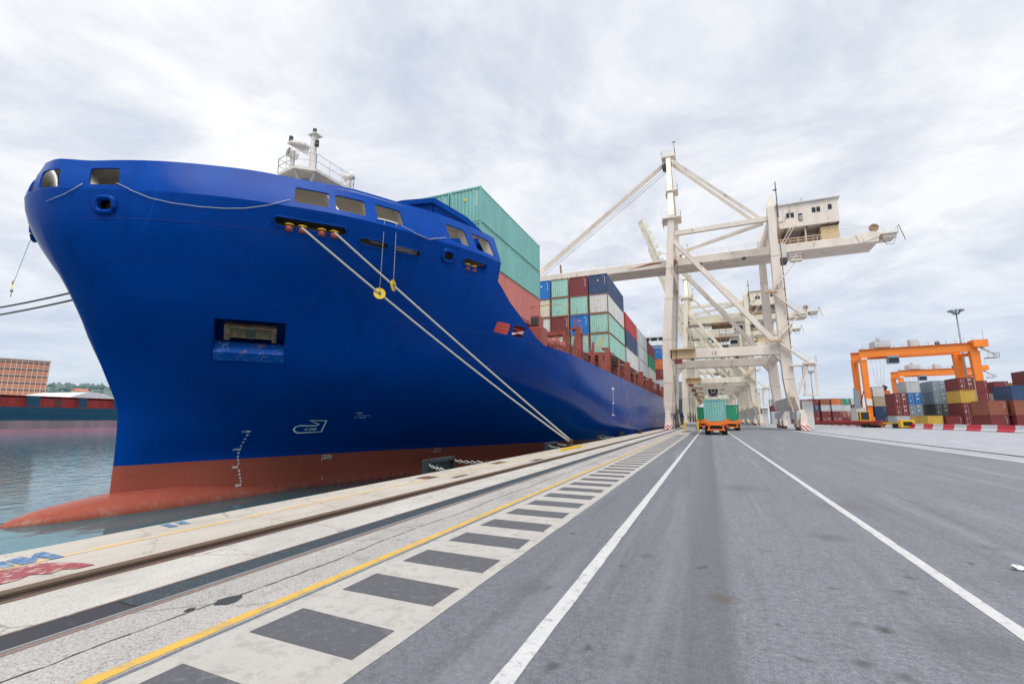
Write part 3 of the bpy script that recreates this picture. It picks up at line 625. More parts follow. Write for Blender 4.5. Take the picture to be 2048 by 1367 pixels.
# web frames behind the window band, dark gear seen inside
for y in (9.62, 14.2, 15.85, 17.3, 19.1, 21.2, 22.95, 25.0):
    p, t, n, u = frame(y, 11.7); p2 = frame(y, 11.5 + 1.9 * kz(y))[0]; nh = Vector((n.x, n.y, 0)).normalized(); b = MB()
    b.beam(p - nh * .42, p2 - nh * .42, .10, .56, up=tuple(nh)); b.part('web_frame', 'shipinner', ship)
for y, r in ((10.1, .42), (16.9, .40), (21.3, .45)):
    p, t, n, u = frame(y, 12.2); c = p - n * 1.3; c.z = 11.95
    MB().cyl(c - t * .5, c + t * .5, r, 14).part('winch_drum', 'darksteel', ship, True)
p, t, n, u = frame(24.0, 12.3)
MB().beam(p - n * 1.6 - t * 1.2 - u * .3, p - n * 1.2 + t * .5 + u * .2, .1, .25).part('deck_brace', 'shipinner', ship)
p, t, n, u = frame(17.85, 12.2); b = MB(); q = p - n * .7
b.beam(q - t * .35 + u * .1, q + t * .35 + u * .15, .05, .05); b.beam(q + t * .3 + u * .15, q + t * .3 - u * .6, .05, .05); b.part('davit', 'shipdeckbright', ship)
p, t, n, u = frame(17.85, 11.78); MB().tube([p + t * a_ + n * (.05 - .02 * abs(a_)) + u * (.03 - .09 * a_ * a_) for a_ in (-.55, -.4, -.2, 0, .2, .4, .55)], .035).part('gunwale_roller', 'whitepaint', ship, True)
def ring(y, z, l, h_, r, tr, name='hawse_rim', mir=False):
    p, t, n, u = frame(y, z); pts = [p + t * a + u * b + n * .02 for a, b in rrect(l, h_, r, 6)]
    pp = []
    for q in pts:                                           # keep the rim on the curved plating
        yy, z_ = q.y, q.z; s_ = spt(yy, min(z_, 11.48)); pp.append(Vector((s_.x, yy, z_)) + n * .02)
    if mir: pp = [Vector((2 * XC - q.x, q.y, q.z)) for q in pp]
    return MB().tube(pp, tr, 8, True).part(name, 'hullblue', ship, True)
for (y, z, l, h_) in SLOT: ring(y, z, l + .04, h_ + .04, h_ * .48, .045)
for (y, z, l, h_) in CHO: ring(y, z, l + .12, h_ + .12, h_ * .5, .12, 'chock_rim')
ring(10.03, 10.5, .74, .62, .3, .12, 'chock_rim', True).location.x -= .1
for (y, z, l, h_) in CHO:
    p, t, n, u = frame(y, z); MB().cyl(p - n * .7, p - n * .6, .5, 12).part('chock_inside', 'rustframe', ship)
# rollers in the mooring slots
def roller(y, z, a):
    p, t, n, u = frame(y, z); c = p - n * .22 + t * a; c.z = 10.43
    k = MB().cyl(c, c + Vector((0, 0, .30)), .20, 14, .15).part('mooring_roller', 'rollerred', ship, True)
    MB().cyl(c + Vector((0, 0, .30)), c + Vector((0, 0, .345)), .21, 14).part('roller_cap', 'signyellow', k)
for a in (-.98, -.42, .42, .98): roller(15.08, 10.80, a)
for a in (-.5, .0): roller(23.05, 10.85, a)
p, t, n, u = frame(19.08, 10.58)
for k in (-.06, .04, .12): MB().cyl(p - n * .35 - t * .7 + u * k, p - n * .35 + t * .7 + u * k, .03, 6).part('stored_pipe', 'whitepaint', ship)
p, t, n, u = frame(17.5, 10.58)
MB().cyl(p - n * .35 - t * .1 + u * .05, p - n * .35 + t * .6 + u * .02, .05, 6).part('stored_pipe', 'galv', ship)
# anchor pocket with anchor
y, z, l, h_ = APK; p, t, n, u = frame(y, z); D = 1.25
def pb(a, b, d): return p + t * a + u * b + n * d
b = MB(); A, B = l / 2 + .02, h_ / 2 + .02
fr_ = [pb(-A, -B, .05), pb(A, -B, .0), pb(A, B, .0), pb(-A, B, .05)]; bk = [pb(-A, -B + .4, -D), pb(A, -B + .4, -D), pb(A, B, -D), pb(-A, B, -D)]
b.add(fr_ + bk, [(4, 5, 6, 7), (1, 2, 6, 5), (2, 3, 7, 6), (3, 0, 4, 7)]); b.part('anchor_pocket', 'hullblue', ship)
b = MB(); b.add([pb(-A, -B - .18, .06), pb(A, -B - .18, .06), pb(A, -B + .28, .10), pb(-A, -B + .28, .10), pb(A, -B + .58, -.45), pb(-A, -B + .58, -.45), pb(A, -B + .42, -D), pb(-A, -B + .42, -D)],
    [(0, 1, 2, 3), (3, 2, 4, 5), (5, 4, 6, 7)]); o = b.part('anchor_sill', 'scuffedblue', ship, False, 'scratched blue anchor sill with rust stains'); 
an = MB()
an.beam(pb(-1.05, .28, -.35), pb(1.05, .28, -.35), .45, .62, up=tuple(u)); an.beam(pb(-1.12, .26, -.30), pb(-.86, .26, -.30), .5, .78, up=tuple(u)); an.beam(pb(.92, .20, -.30), pb(1.12, .20, -.30), .5, .74, up=tuple(u))
an.beam(pb(-.95, .52, -.12), pb(.95, .50, -.12), .12, .07, up=tuple(u)); an.beam(pb(-.95, .04, -.12), pb(.95, .04, -.12), .12, .07, up=tuple(u))
o = an.part('anchor', 'anchorsteel', ship); bevel(o, .03, 2)
b = MB().beam(pb(-.17, .27, -.10), pb(.17, .27, -.10), .06, .56, up=tuple(u)); b.part('shank_slot', 'darksteel', o)
# red mooring ports aft of the forecastle
for y in (26.62, 28.2):
    p, t, n, u = frame(y, 7.64)
    MB().beam(p - n * 1.6 - t * 1.2, p - n * 1.6 + t * 1.2, .05, 2.0).part('port_backing', 'shipdeckbright', ship)
    for k in (-.12, .12): MB().cyl(p - n * .05 - t * .62 + u * k, p - n * .05 + t * .62 + u * k, .035, 6).part('port_bar', 'shipdeckbright', ship)
# main deck, coaming, posts, rails
MB().prism([(2 * XC - x, y) for x, y in [(XC + hb(y, 7.0) - .13, y) for y in (25.6, 27, 29, 31, 33, 36, 40, 168)][::-1]] + [(XC + hb(y, 7.0) - .13, y) for y in (25.6, 27, 29, 31, 33, 36, 40, 168)], 'z', 6.9, 7.12).part('main_deck', 'shipdeck', ship)
MB().box((XC - 12.6, 46, 7.12), (XC + 12.4, 128, 9.9)).part('hatch_coaming', 'coaming', ship)
MB().box((XC - 12.6, 25.5, 7.1), (XC + 12.8, 25.6, 11.4)).part('forecastle_aft_bulkhead', 'shipdeck', ship)
MB().box((XC - 10, 25.15, 11.4), (XC + 10, 25.2, 13.0)).part('forecastle_aft_bulkhead', 'shipinner', ship)
MB().box((XC - 15, 170, -6), (XC + 15, 170.3, 7)).part('transom', 'hullblue', ship)
def post(y, big):
    zt = 10.25 if big else 9.7; b = MB(); xo = XC + 15.45
    d = .8 if big else .16
    if big:
        b.prism([(xo, 7.12), (xo, zt), (xo - .4, zt), (xo - 1.0, 7.12)], 'y', y, y + .14); b.prism([(xo, 7.12), (xo, zt), (xo - .4, zt), (xo - 1.0, 7.12)], 'y', y + .8, y + .94)
        b.box((xo - .12, y + .22, 7.12), (xo, y + .9, 7.6)); b.box((xo - .12, y + .22, zt - .5), (xo, y + .9, zt)); b.box((xo - .9, y + .1, zt - .12), (xo - .1, y + 1.0, zt + .1))
    else:
        b.prism([(xo, 7.12), (xo, zt), (xo - .18, zt + .15), (xo - .5, 7.12)], 'y', y, y + d)
    b.part('container_stanchion', 'shipdeck', ship)
for y, bg_ in [(41.0, 1), (46.6, 0), (54.4, 1), (61.6, 0), (66.0, 0), (69.6, 1), (76, 0), (80.5, 0), (85.0, 1), (91, 0), (95, 0), (100, 1), (106, 0), (110, 0), (115.3, 1), (121, 0), (127, 1)]: post(y, bg_)
MB().beam((XC + 11.3, 58.2, 10.0), (XC + 15.3, 58.2, 10.0), .4, .35).part('lashing_beam', 'shipdeck', ship)
for i, y in enumerate(range(32, 128, 8)): MB().rail([(XC + 15.5, y, 7.1), (XC + 15.5, y + 8, 7.1)], 1.05, .028, 1.6).part('deck_railing', 'shipdeck', ship)
# transverse lashing bridges under and between the container blocks
for y0, y1 in ((41.5, 42.3), (56.8, 57.8), (71.2, 71.9), (85.2, 86.6), (100.3, 101.8), (115.2, 116.2)):
    b = MB()
    b.box((XC - 15, y0, 9.8), (XC + 13.6, y1, 10.2))
    for k in range(7): b.box((XC - 14 + k * 4.6, y0 + .1, 7.12), (XC - 13.6 + k * 4.6, y1 - .1, 9.8))
    b.part('lashing_bridge', 'shipdeck', ship)
MB().box((XC - 15.0, 27.8, 10.25), (XC + 11.6, 40.8, 10.58)).part('container_platform', 'shipdeck', ship)
for k in range(8):
    MB().box((XC + 10.9 - k * 3.6, 28.3 , 7.12), (XC + 11.2 - k * 3.6, 28.6, 10.25)).part('platform_leg', 'shipdeck', ship); MB().box((XC + 10.9 - k * 3.6, 40.2 , 7.12), (XC + 11.2 - k * 3.6, 40.5, 10.25)).part('platform_leg', 'shipdeck', ship)
# deck gear between the first two blocks
def gear(a, b_, nm, mt, bv=.04): o = MB().box(a, b_).part(nm, mt, ship); bevel(o, bv, 2); return o
gear((-12.9, 33.2, 7.12), (-11.6, 34.6, 9.0), 'ventilator', 'shipdeck'); gear((-12.7, 33.6, 9.0), (-11.9, 34.5, 10.0), 'ventilator_hood', 'shipdeck'); gear((-12.6, 33.5, 9.15), (-12.0, 33.59, 9.85), 'ventilator_mouth', 'darksteel')
for y in (36.2, 38.0): MB().cyl((-12.6, y, 8.0), (-11.2, y, 8.0), .55, 14).part('winch_drum', 'shipdeck', ship, True); gear((-12.9, y - .7, 7.12), (-11.0, y + .7, 7.6), 'winch_bed', 'shipdeck')
MB().tube([(-15.4, 38.6, 12.0), (-12.2, 38.6, 12.1), (-11.4, 38.6, 11.9), (-11.0, 38.6, 11.2), (-11.0, 38.6, 8.6)], .035).part('bent_rail', 'c_ochre', ship, True)
MB().rail([(-10.9, 40.4, 10.0), (-10.9, 43.0, 10.0)], 1.1, .03, .9).part('ladder_rail', 'shipdeckbright', ship)
for x in (-11.2, -11.5, -11.8): MB().cyl((x, 54.6, 10.3), (x - .1, 54.6, 11.6), .035, 6).part('lashing_rod', 'signyellow', ship)
for k, (x0, x1) in enumerate([(-13.9, -12.6), (-12.6, -11.4), (-13.8, -15.2), (-15.2, -16.4)]): MB().cyl((x0, 58.15, 10.3), (x1, 58.3, 13.6), .03, 5).part('lashing_rod', 'galv', ship)
gear((XC - 3, 42.8, 7.12), (XC + 9, 45, 9.1), 'deck_house', 'shipdeck')
# blue breakwater plate ahead of the first block
b = MB(); zb = 11.5
b.prism([(-32.5, zb), (-32.5, 17.6), (-20, 17.75), (-17.3, 17.4), (-14.6, 15.45), (-13.3, 14.1), (-13.2, 12.9), (-13.2, zb)], 'y', 26.4, 26.52)
b.prism([(-32.4, 17.45), (-32.4, 17.75), (-20, 17.9), (-17.2, 17.55), (-14.5, 15.58), (-13.2, 14.2), (-13.3, 14.03), (-14.7, 15.3), (-17.3, 17.2), (-20, 17.5)], 'y', 26.1, 26.4)
for x in (-17.55, -22, -27): b.prism([(25.3, 13.2), (26.4, 13.2), (26.4, 17.2)], 'x', x, x + .08)
b.part('breakwater', 'hullblue', ship)
MB().box((-33.6, 25.2, 13.0), (-13.0, 26.52, 13.1)).part('breakwater_deck', 'hullblue', ship)
# foremast on the centre line
fm = MB().cyl((XC, 22.6, 13.1), (XC, 22.6, 18.9), .35, 12, .3).part('foremast', 'mastwhite', ship, True)
mx = XC
b = MB(); pl = [(mx - 1.3, 21.3), (mx + .6, 21.0), (mx + 1.7, 21.9), (mx + 1.9, 25.4), (mx + 1.2, 25.8), (mx - 1.4, 25.0)]
b.prism(pl, 'z', 19.0, 19.22); b.part('platform', 'mastwhite', fm)
for q in pl[:5]: MB().beam((mx, 22.6, 17.6), (mx + (q[0] - mx) * .85, 22.6 + (q[1] - 22.6) * .85, 19.0), .08, .35).part('bracket', 'mastwhite', fm)
MB().rail([(x, y, 19.2) for x, y in pl + pl[:1]], 1.1, .028, 1.1).part('railing', 'mastwhite', fm)
b = MB().cyl((mx + .2, 22.9, 19.2), (mx + .2, 22.9, 22.7), .26, 10, .2); b.box((mx - .15, 22.6, 22.7), (mx + .6, 23.3, 22.8)); b.part('mast_pole', 'mastwhite', fm, False)
MB().prism([(mx - 1.0, 21.6), (mx + .15, 22.7), (mx + .15, 22.1), (mx - .5, 21.5)], 'z', 21.55, 21.7).add(*[[(mx - .9, 21.65, 21.55), (mx + .1, 22.6, 21.55), (mx + .1, 22.6, 20.9)], [(0, 1, 2)]]).part('lamp_bracket', 'mastwhite', fm)
for c in ((mx + .2, 22.9, 22.8), (mx - .75, 21.7, 21.7), (mx + .62, 22.8, 21.7)):
    k = MB().cyl(c, (c[0], c[1], c[2] + .22), .15, 10).cyl((c[0], c[1], c[2] + .26), (c[0], c[1], c[2] + .46), .14, 10); k.part('navigation_lamp', 'darksteel', fm, True)
b = MB().cyl((mx - .4, 21.3, 20.65), (mx - .15, 21.9, 20.55), .36, 14, .30); b.beam((mx - .3, 21.6, 19.2), (mx - .3, 21.6, 20.5), .12, .3); b.part('searchlight', 'mastwhite', fm, False)
MB().cyl((mx - .42, 21.24, 20.66), (mx - .4, 21.3, 20.65), .31, 14).part('searchlight_glass', 'glass', fm)
b = MB().cyl((mx + 1.5, 25.2, 19.2), (mx + 1.5, 25.2, 20.1), .14, 8).cyl((mx + 1.3, 25.0, 20.1), (mx + 1.7, 25.5, 20.5), .22, 10, .3); b.part('horn', 'mastwhite', fm, True)
# superstructure far aft
b = MB().box((XC - 14.5, 142, 7.1), (XC + 14.2, 156, 23.6)); ss_ = b.part('superstructure', 'shipwhite', ship)
MB().box((XC - 16, 140.5, 23.6), (XC + 15.7, 149, 24.9)).box((XC - 16, 140.5, 26.0), (XC + 15.7, 149, 26.8)).box((XC - 15.4, 141.2, 24.9), (XC + 15.1, 148.5, 26.0)).part('bridge', 'shipwhite', ss_)
for k in range(14): MB().box((XC - 15 + k * 2.2, 141.1, 24.95), (XC - 13.3 + k * 2.2, 141.18, 25.95)).part('bridge_window', 'glass', ss_)
MB().cyl((XC + 10.4, 143, 26.8), (XC + 10.4, 143, 32.5), .35, 8, .2).box((XC + 9.2, 142.9, 30), (XC + 11.6, 143.1, 30.25)).part('radar_mast', 'shipwhite', ss_)
MB().box((XC - 4, 158, 7.1), (XC + 4, 165, 31)).part('funnel', 'hullblue', ss_)
MB().cyl((XC + 11, 133, 20), (XC + 15, 118, 29), .25, 8).part('cargo_boom', 'shipwhite', ship) if False else None
MB().rail([(XC - 16, 140.6, 26.8), (XC + 15.6, 140.6, 26.8)], 1.1, .05, 2.5).part('bridge_railing', 'shipwhite', ss_)

# --- writing, marks and seams laid on the plating
def onhull(y0, z0, pts, off=.03, slant=0.0):
    p, t, n, u = frame(y0, z0); out = []
    for a, b in pts:
        yy = y0 + (a + slant * b) * t.y; z_ = z0 + b * u.z; q = spt(yy, z_); nn = frame(yy, z_)[2]; out.append(q + nn * off)
    return out
def textmesh(s, size):
    c = bpy.data.curves.new('t', 'FONT'); c.body = s; c.size = size; c.resolution_u = 3; c.offset = size * .02
    o = bpy.data.objects.new('t', c); COL.objects.link(o); bpy.context.view_layer.update()
    dg = bpy.context.evaluated_depsgraph_get(); m = bpy.data.meshes.new_from_object(o.evaluated_get(dg)); bpy.data.objects.remove(o); bpy.data.curves.remove(c)
    return [(v.co.x, v.co.y) for v in m.vertices], [tuple(p.vertices) for p in m.polygons]
def hulltext(s, y0, z0, size, name='hull_mark', slant=0.0, wide=1.0, mat='whitepaint'):
    vs, fs = textmesh(s, size); q = onhull(y0, z0, [(x * wide, y) for x, y in vs], slant=slant)
    return MB().add(q, fs).part(name, mat, ship, fixn=False)
def ribbon(path, wd, name, mat, off=.03, closed=False, bulge=False):   # path of (y, z) on the hull
    P_ = []
    for (ya, za_), (yb, zb_) in zip(path, path[1:]):
        m = max(1, int(max(abs(yb - ya), abs(zb_ - za_)) / .5))
        for i in range(m): P_.append((ya + (yb - ya) * i / m, za_ + (zb_ - za_) * i / m))
    P_.append(path[-1]); Q = []; 
    for i, (y, z) in enumerate(P_):
        p, t, n, u = frame(y, z); a = P_[max(0, i - 1)]; c = P_[min(len(P_) - 1, i + 1)]
        if closed and i == 0: a = P_[-2]
        if closed and i == len(P_) - 1: c = P_[1]
        d = (spt(*c) - spt(*a)).normalized(); s_ = n.cross(d).normalized(); Q.append((p + n * off + s_ * wd / 2, p + n * off - s_ * wd / 2))
    v = [x for q in Q for x in q]
    return MB().add(v, [(2 * i, 2 * i + 1, 2 * i + 3, 2 * i + 2) for i in range(len(Q) - 1)]).part(name, mat, ship, fixn=False)
ribbon([(20.23, 1.77), (21.07, 1.76), (21.45, 1.10), (20.25, 1.05), (20.04, 1.14), (19.90, 1.26), (19.87, 1.40), (20.02, 1.47), (20.87, 1.46), (20.93, 1.53), (20.23, 1.77)], .11, 'bulbous_bow_symbol', 'whitepaint', closed=True)
hulltext('4.5M', 20.42, 1.20, .26, wide=1.35)
ribbon([(22.38, 1.90), (22.36, 2.08), (23.06, 2.07)], .035, 'frame_mark', 'whitepaint'); hulltext('FR88', 22.05, 2.18, .16, wide=1.3, slant=.3); hulltext('TENDER', 22.5, 1.92, .14, slant=.3)
ribbon([(23.04, -.80), (22.94, -.44), (23.51, -.47)], .05, 'thruster_mark', 'whitepaint'); hulltext('BTR', 23.07, -.70, .27, slant=.2, wide=1.2)
ribbon([(31.97, -.78), (31.86, -.45), (31.33, -.44)], .05, 'thruster_mark', 'whitepaint'); hulltext('BTR', 31.32, -.70, .27, slant=.4, wide=.8)
ribbon([(23.47, -1.88), (23.49, -2.02)], .05, 'hull_tick', 'whitepaint')
for s, z, big in [('11M', 1.12, 1), ('8', .93, 0), ('6', .73, 0), ('4', .53, 0), ('2', .33, 0), ('10M', .13, 1), ('8', -.07, 0), ('6', -.27, 0), ('4', -.47, 0), ('2', -.67, 0), ('9M', -.87, 1), ('8', -1.07, 0), ('6', -1.27, 0), ('4', -1.47, 0), ('2', -1.67, 0), ('8M', -1.87, 1), ('8', -2.07, 0), ('6', -2.27, 0)]:
    yy = interp(z, [-2.3, -2, -1.5, -.4, .2, 1.2], [18.7, 18.55, 18.35, 18.1, 17.98, 17.85])
    hulltext(s, yy - (.28 if big else .0), z, .19, 'draft_mark', wide=1.3)
def vmark(y):
    ribbon([(y, 5.45), (y, 2.3)], .05, 'pilot_mark', 'whitepaint'); hulltext('PILOT', y - .9, 5.5, .3, 'pilot_mark')
    for k in range(6): ribbon([(y - .3, 5.1 - k * .5), (y + .3, 5.1 - k * .5)], .04, 'load_mark', 'whitepaint')
ribbon([(54.0, 2.35), (55.6, 2.3)], .12, 'load_mark', 'whitepaint'); ribbon([(53.9, 5.4), (55.4, 5.4)], .25, 'load_mark', 'whitepaint')
for k in range(7): ribbon([(54.3, 5.1 - k * .25), (54.8, 5.1 - k * .25)], .10, 'load_mark', 'whitepaint')
ribbon([(54.55, 3.4), (54.75, 2.4)], .05, 'load_mark', 'whitepaint'); ribbon([(54.35, 3.4), (54.05, 2.4)], .05, 'load_mark', 'whitepaint'); ribbon([(53.9, 3.72), (55.3, 3.72)], .05, 'load_mark', 'whitepaint')
ribbon([(82.5, 5.5), (82.5, 2.1)], .12, 'load_mark', 'c_grey')
for path in ([(10.85, 7.24), (12, 7.22), (15, 7.2), (20, 7.2), (30.5, 7.16)], [(13.05, 2.15), (16, 2.15), (24, 2.15), (60, 2.2)], [(9.3, 10.25), (10.7, 10.3), (14.5, 10.34)], [(10.0, 8.75), (12.8, 8.65), (17, 8.6)],
             [(13.79, 10.78), (13.54, 8.99), (13.35, 7.24)], [(16.86, 9.39), (16.72, 8.18), (16.47, 7.38)], [(60, 4.6), (120, 4.6)], [(14, -.0), (60, -.0)]):
    ribbon(path, .022, 'weld_seam', 'hullweld', off=.012)
# rope swag along the knuckle
def swag(pp, name='heaving_line', r=.014):
    P_ = []
    for (y, z), (y2, z2) in zip(pp, pp[1:]):
        for i in range(4): P_.append((y + (y2 - y) * i / 4, z + (z2 - z) * i / 4))
    P_.append(pp[-1]); return MB().tube([frame(y, z)[0] + frame(y, z)[2] * .05 for y, z in P_], r, 5).part(name, 'rope', ship, True)
swag([(10.16, 11.80), (10.45, 11.45), (10.81, 11.18), (11.3, 11.02), (11.91, 10.96), (12.49, 11.0), (13.0, 11.12), (13.5, 11.35), (13.9, 11.6), (14.27, 11.85)]); swag([(18.45, 11.72), (19.09, 11.50), (19.90, 11.42), (21.00, 11.84)]); swag([(9.0, 10.93), (9.22, 11.2), (9.55, 11.72)])
# ------------------------------------------------------------------ containers
CW, CH = 2.44, 2.59
def corr(p0, ax, L, zb, zt, nrm, pitch=.28, dep=.036):      # corrugated wall as a strip
    n = max(3, int(round(L / pitch))); st = L / n; xs = []
    for i in range(n):
        a = i * st; xs += [(a, 0), (a + st * .25, 0), (a + st * .5, dep), (a + st * .75, dep)]
    xs.append((L, 0)); v = []
    for a, d in xs:
        for z in (zb, zt): v.append((p0[0] + ax[0] * a - nrm[0] * d, p0[1] + ax[1] * a - nrm[1] * d, z))
    return v, [(2 * i, 2 * i + 2, 2 * i + 3, 2 * i + 1) for i in range(len(xs) - 1)]
MESH = {}
def cmeshes(L, H, end):
    key = (L, H, end)
    if key in MESH: return MESH[key]
    b = MB(); e = .03
    if end != 'flat':
        for s_ in (0, 1):
            x = e if s_ == 0 else CW - e; b.add(*corr((x, .08), (0, 1), L - .16, .14, H - .1, (-1 if s_ == 0 else 1, 0)))
        b.add(*corr((.08, L - e), (1, 0), CW - .16, .14, H - .1, (0, 1)))
        if end == 'corr': b.add(*corr((.08, e), (1, 0), CW - .16, .14, H - .1, (0, -1)))
    else:
        b.box((e, .08, .14), (CW - e, L - e, H - .1))
        if end == 'flat': b.box((.08, e, .14), (CW - .08, .08, H - .1))
    b.box((.04, .06, H - .1), (CW - .04, L - .04, H - .04)); b.box((.04, .06, .1), (CW - .04, L - .04, .16))
    body = b.mesh('container_walls')
    f = MB()
    for x in (0, CW - .1):
        for y in (0, L - .1): f.box((x, y, .1), (x + .1, y + .1, H - .1))
        f.box((x, .1, 0.02), (x + .06 if x == 0 else x + .1, L - .1, .15)); f.box((x, .1, H - .11), (x + .07, L - .1, H - .02))
    for y in (0, L - .1): f.box((.1, y, H - .13), (CW - .1, y + .1, H - .01)); f.box((.1, y, .01), (CW - .1, y + .1, .15))
    fr_ = None; c = f
    for x in (-.005, CW - .175):
        for y in (-.005, L - .175):
            for z in (0, H - .12): c.box((x, y, z), (x + .18, y + .18, z + .12))
    fr_ = f.mesh('container_frame'); cs = None; doors = bars = mk = None
    if end in ('door', 'flatdoor'):
        d = MB()
        d.box((.11, .02, .15), (CW / 2 - .01, .07, H - .13)); 
        for k in range(3): d.box((.2, .005, .3 + k * .75), (CW / 2 - .1, .02, .3 + k * .75 + .55))
        doors = d.mesh('container_door')
        d = MB()
        for x in (.42, .86): d.cyl((x, -.02, .12), (x, -.02, H - .1), .022, 6)
        d.box((.40, -.06, 1.1), (.62, -.03, 1.16)); bars = d.mesh('locking_bar')
    t_ = MB()
    if end in ('corr', 'flat'):
        for k in range(11): t_.box((CW - .36, -.012, H - .45 - k * .10), (CW - .30, -.004, H - .39 - k * .10))
        t_.box((CW - .62, -.012, H - .34), (CW - .42, -.004, H - .30))
    else:
        for (x, z, w_, h_) in ((1.42, 2.2, .6, .09), (1.5, 2.02, .45, .07), (1.5, 1.8, .3, .05), (1.55, 1.1, .4, .22), (.3, 1.9, .35, .06), (.3, .7, .3, .18)): t_.box((x, -.012, z), (x + w_, -.002, z + h_))
    mk = t_.mesh('container_number')
    MESH[key] = (body, fr_, cs, doors, bars, mk); return MESH[key]
LOGO = {}
def slot(o, mat):
    if not o.data.materials: o.data.materials.append(None)
    o.material_slots[0].link = 'OBJECT'; o.material_slots[0].material = MATS[mat]
def container(x, y, z, col, end, label, group, L=12.19, H=CH, wscale=1.0, s=1.0, frame_mat=None, marks=True):
    ms = cmeshes(L, H, end)
    r = thing('shipping_container', (x, y, z), label, 'container', group, wc=False); r.scale = (s * wscale, s, s)
    def ch(nm, m, mt, par=r, loc=(0, 0, 0), sc=(1, 1, 1)):
        o = bpy.data.objects.new(nm, m); COL.objects.link(o); o.parent = par; o.location = loc; o.scale = sc; slot(o, mt); return o
    ch('walls', ms[0], 'c_' + col); ch('frame', ms[1], frame_mat or 'c_' + col)
    if ms[3]:
        for k in (0, 1):
            d = ch('door', ms[3], 'c_' + col, r, (0 if k == 0 else CW, 0, 0), (1 if k == 0 else -1, 1, 1)); ch('locking_bars', ms[4], 'c_grey', d)
    if marks: ch('numbering', ms[5], 'whitepaint')
    if end == 'corr' and L > 7 and col in ('teal', 'navy', 'blue', 'white') and marks:
        if 'e' not in LOGO: LOGO['e'] = MB().cyl((CW / 2, -.02, 1.75), (CW / 2, -.005, 1.75), .11, 14).mesh('emblem')
        ch('emblem', LOGO['e'], 'signyellow' if col != 'blue' else 'whitepaint')
    return r
ORD = ['lowest', 'second', 'third', 'fourth', 'fifth']; CO = ['outermost', 'second', 'third', 'fourth', 'fifth', 'sixth']
G1 = 'containers stacked on the ship'
SC = 1.065
# first block, 3 tiers: columns from the quay side inward
b1 = [['salmon', 'teal', 'teal'], ['salmon', 'teal', 'teal'], ['teal', 'teal', 'teal'], ['maroon', 'mint', 'teal'], ['teal', 'teal', 'teal']]
for c, colm in enumerate(b1):
    for t_, col in enumerate(colm):
        nm = {'salmon': 'faded red', 'mint': 'pale mint'}.get(col, col)
        container(-14.5 - CW * SC - c * 2.72, 28.15, 10.60 + t_ * 2.79, col, 'corr', f'{nm} container, {ORD[t_]} tier, {CO[c]} row from the quay, block just behind the forecastle', G1, s=SC)
b2 = [['mint', 'mint', 'white', 'navy'], ['mint', 'blue', 'mint', 'maroon'], ['white', 'maroon', 'mint', 'mint'], ['white', 'white', 'cream', 'blue'], ['teal', 'grey', 'teal', 'maroon']]
for c, colm in enumerate(b2):
    for t_, col in enumerate(colm):
        nm = {'mint': 'pale mint'}.get(col, col)
        container(-11.2 - CW * 1.03 - c * 2.64, 58.4, 10.25 + t_ * 2.66, col, 'corr', f'{nm} container, {ORD[t_]} tier, {CO[c]} row from the quay, tall block amidships', G1, s=1.025, frame_mat='rustframe' if col in ('mint', 'cream', 'white') else None)
for bi, (y0, nmb, cols) in enumerate([(72.3, 'block with a red top container', [['white', 'navy', 'red'], ['grey', 'maroon', 'navy']]), (87.0, 'all-grey block beyond the red one', [['grey', 'grey', 'grey'], ['grey', 'white', 'teal']]),
                     (102.4, 'block with maroon over green', [['white', 'green', 'maroon'], ['grey', 'maroon', 'maroon']])]):
    for c, colm in enumerate(cols):
        for t_, col in enumerate(colm):
            container(-11.2 - 2.5 - c * 2.64, y0, 10.2 + t_ * 2.82, col, 'corr', f'{col} container, {ORD[t_]} tier, {CO[c]} row from the quay, {nmb}', G1, s=1.02, H=2.74 if False else CH, marks=False).scale[2] = 1.085
for c, colm in enumerate([['grey', 'maroon', 'orange', 'blue'], ['grey', 'maroon', 'orange', 'blue']]):
    for t_, col in enumerate(colm):
        container(-10.9 - 2.5 - c * 2.64, 130, 9.6 + t_ * 2.86, col, 'corr', f'{col} container, {ORD[t_]} tier, {CO[c]} row from the quay, hindmost block before the white superstructure', G1, marks=True).scale[2] = 1.1
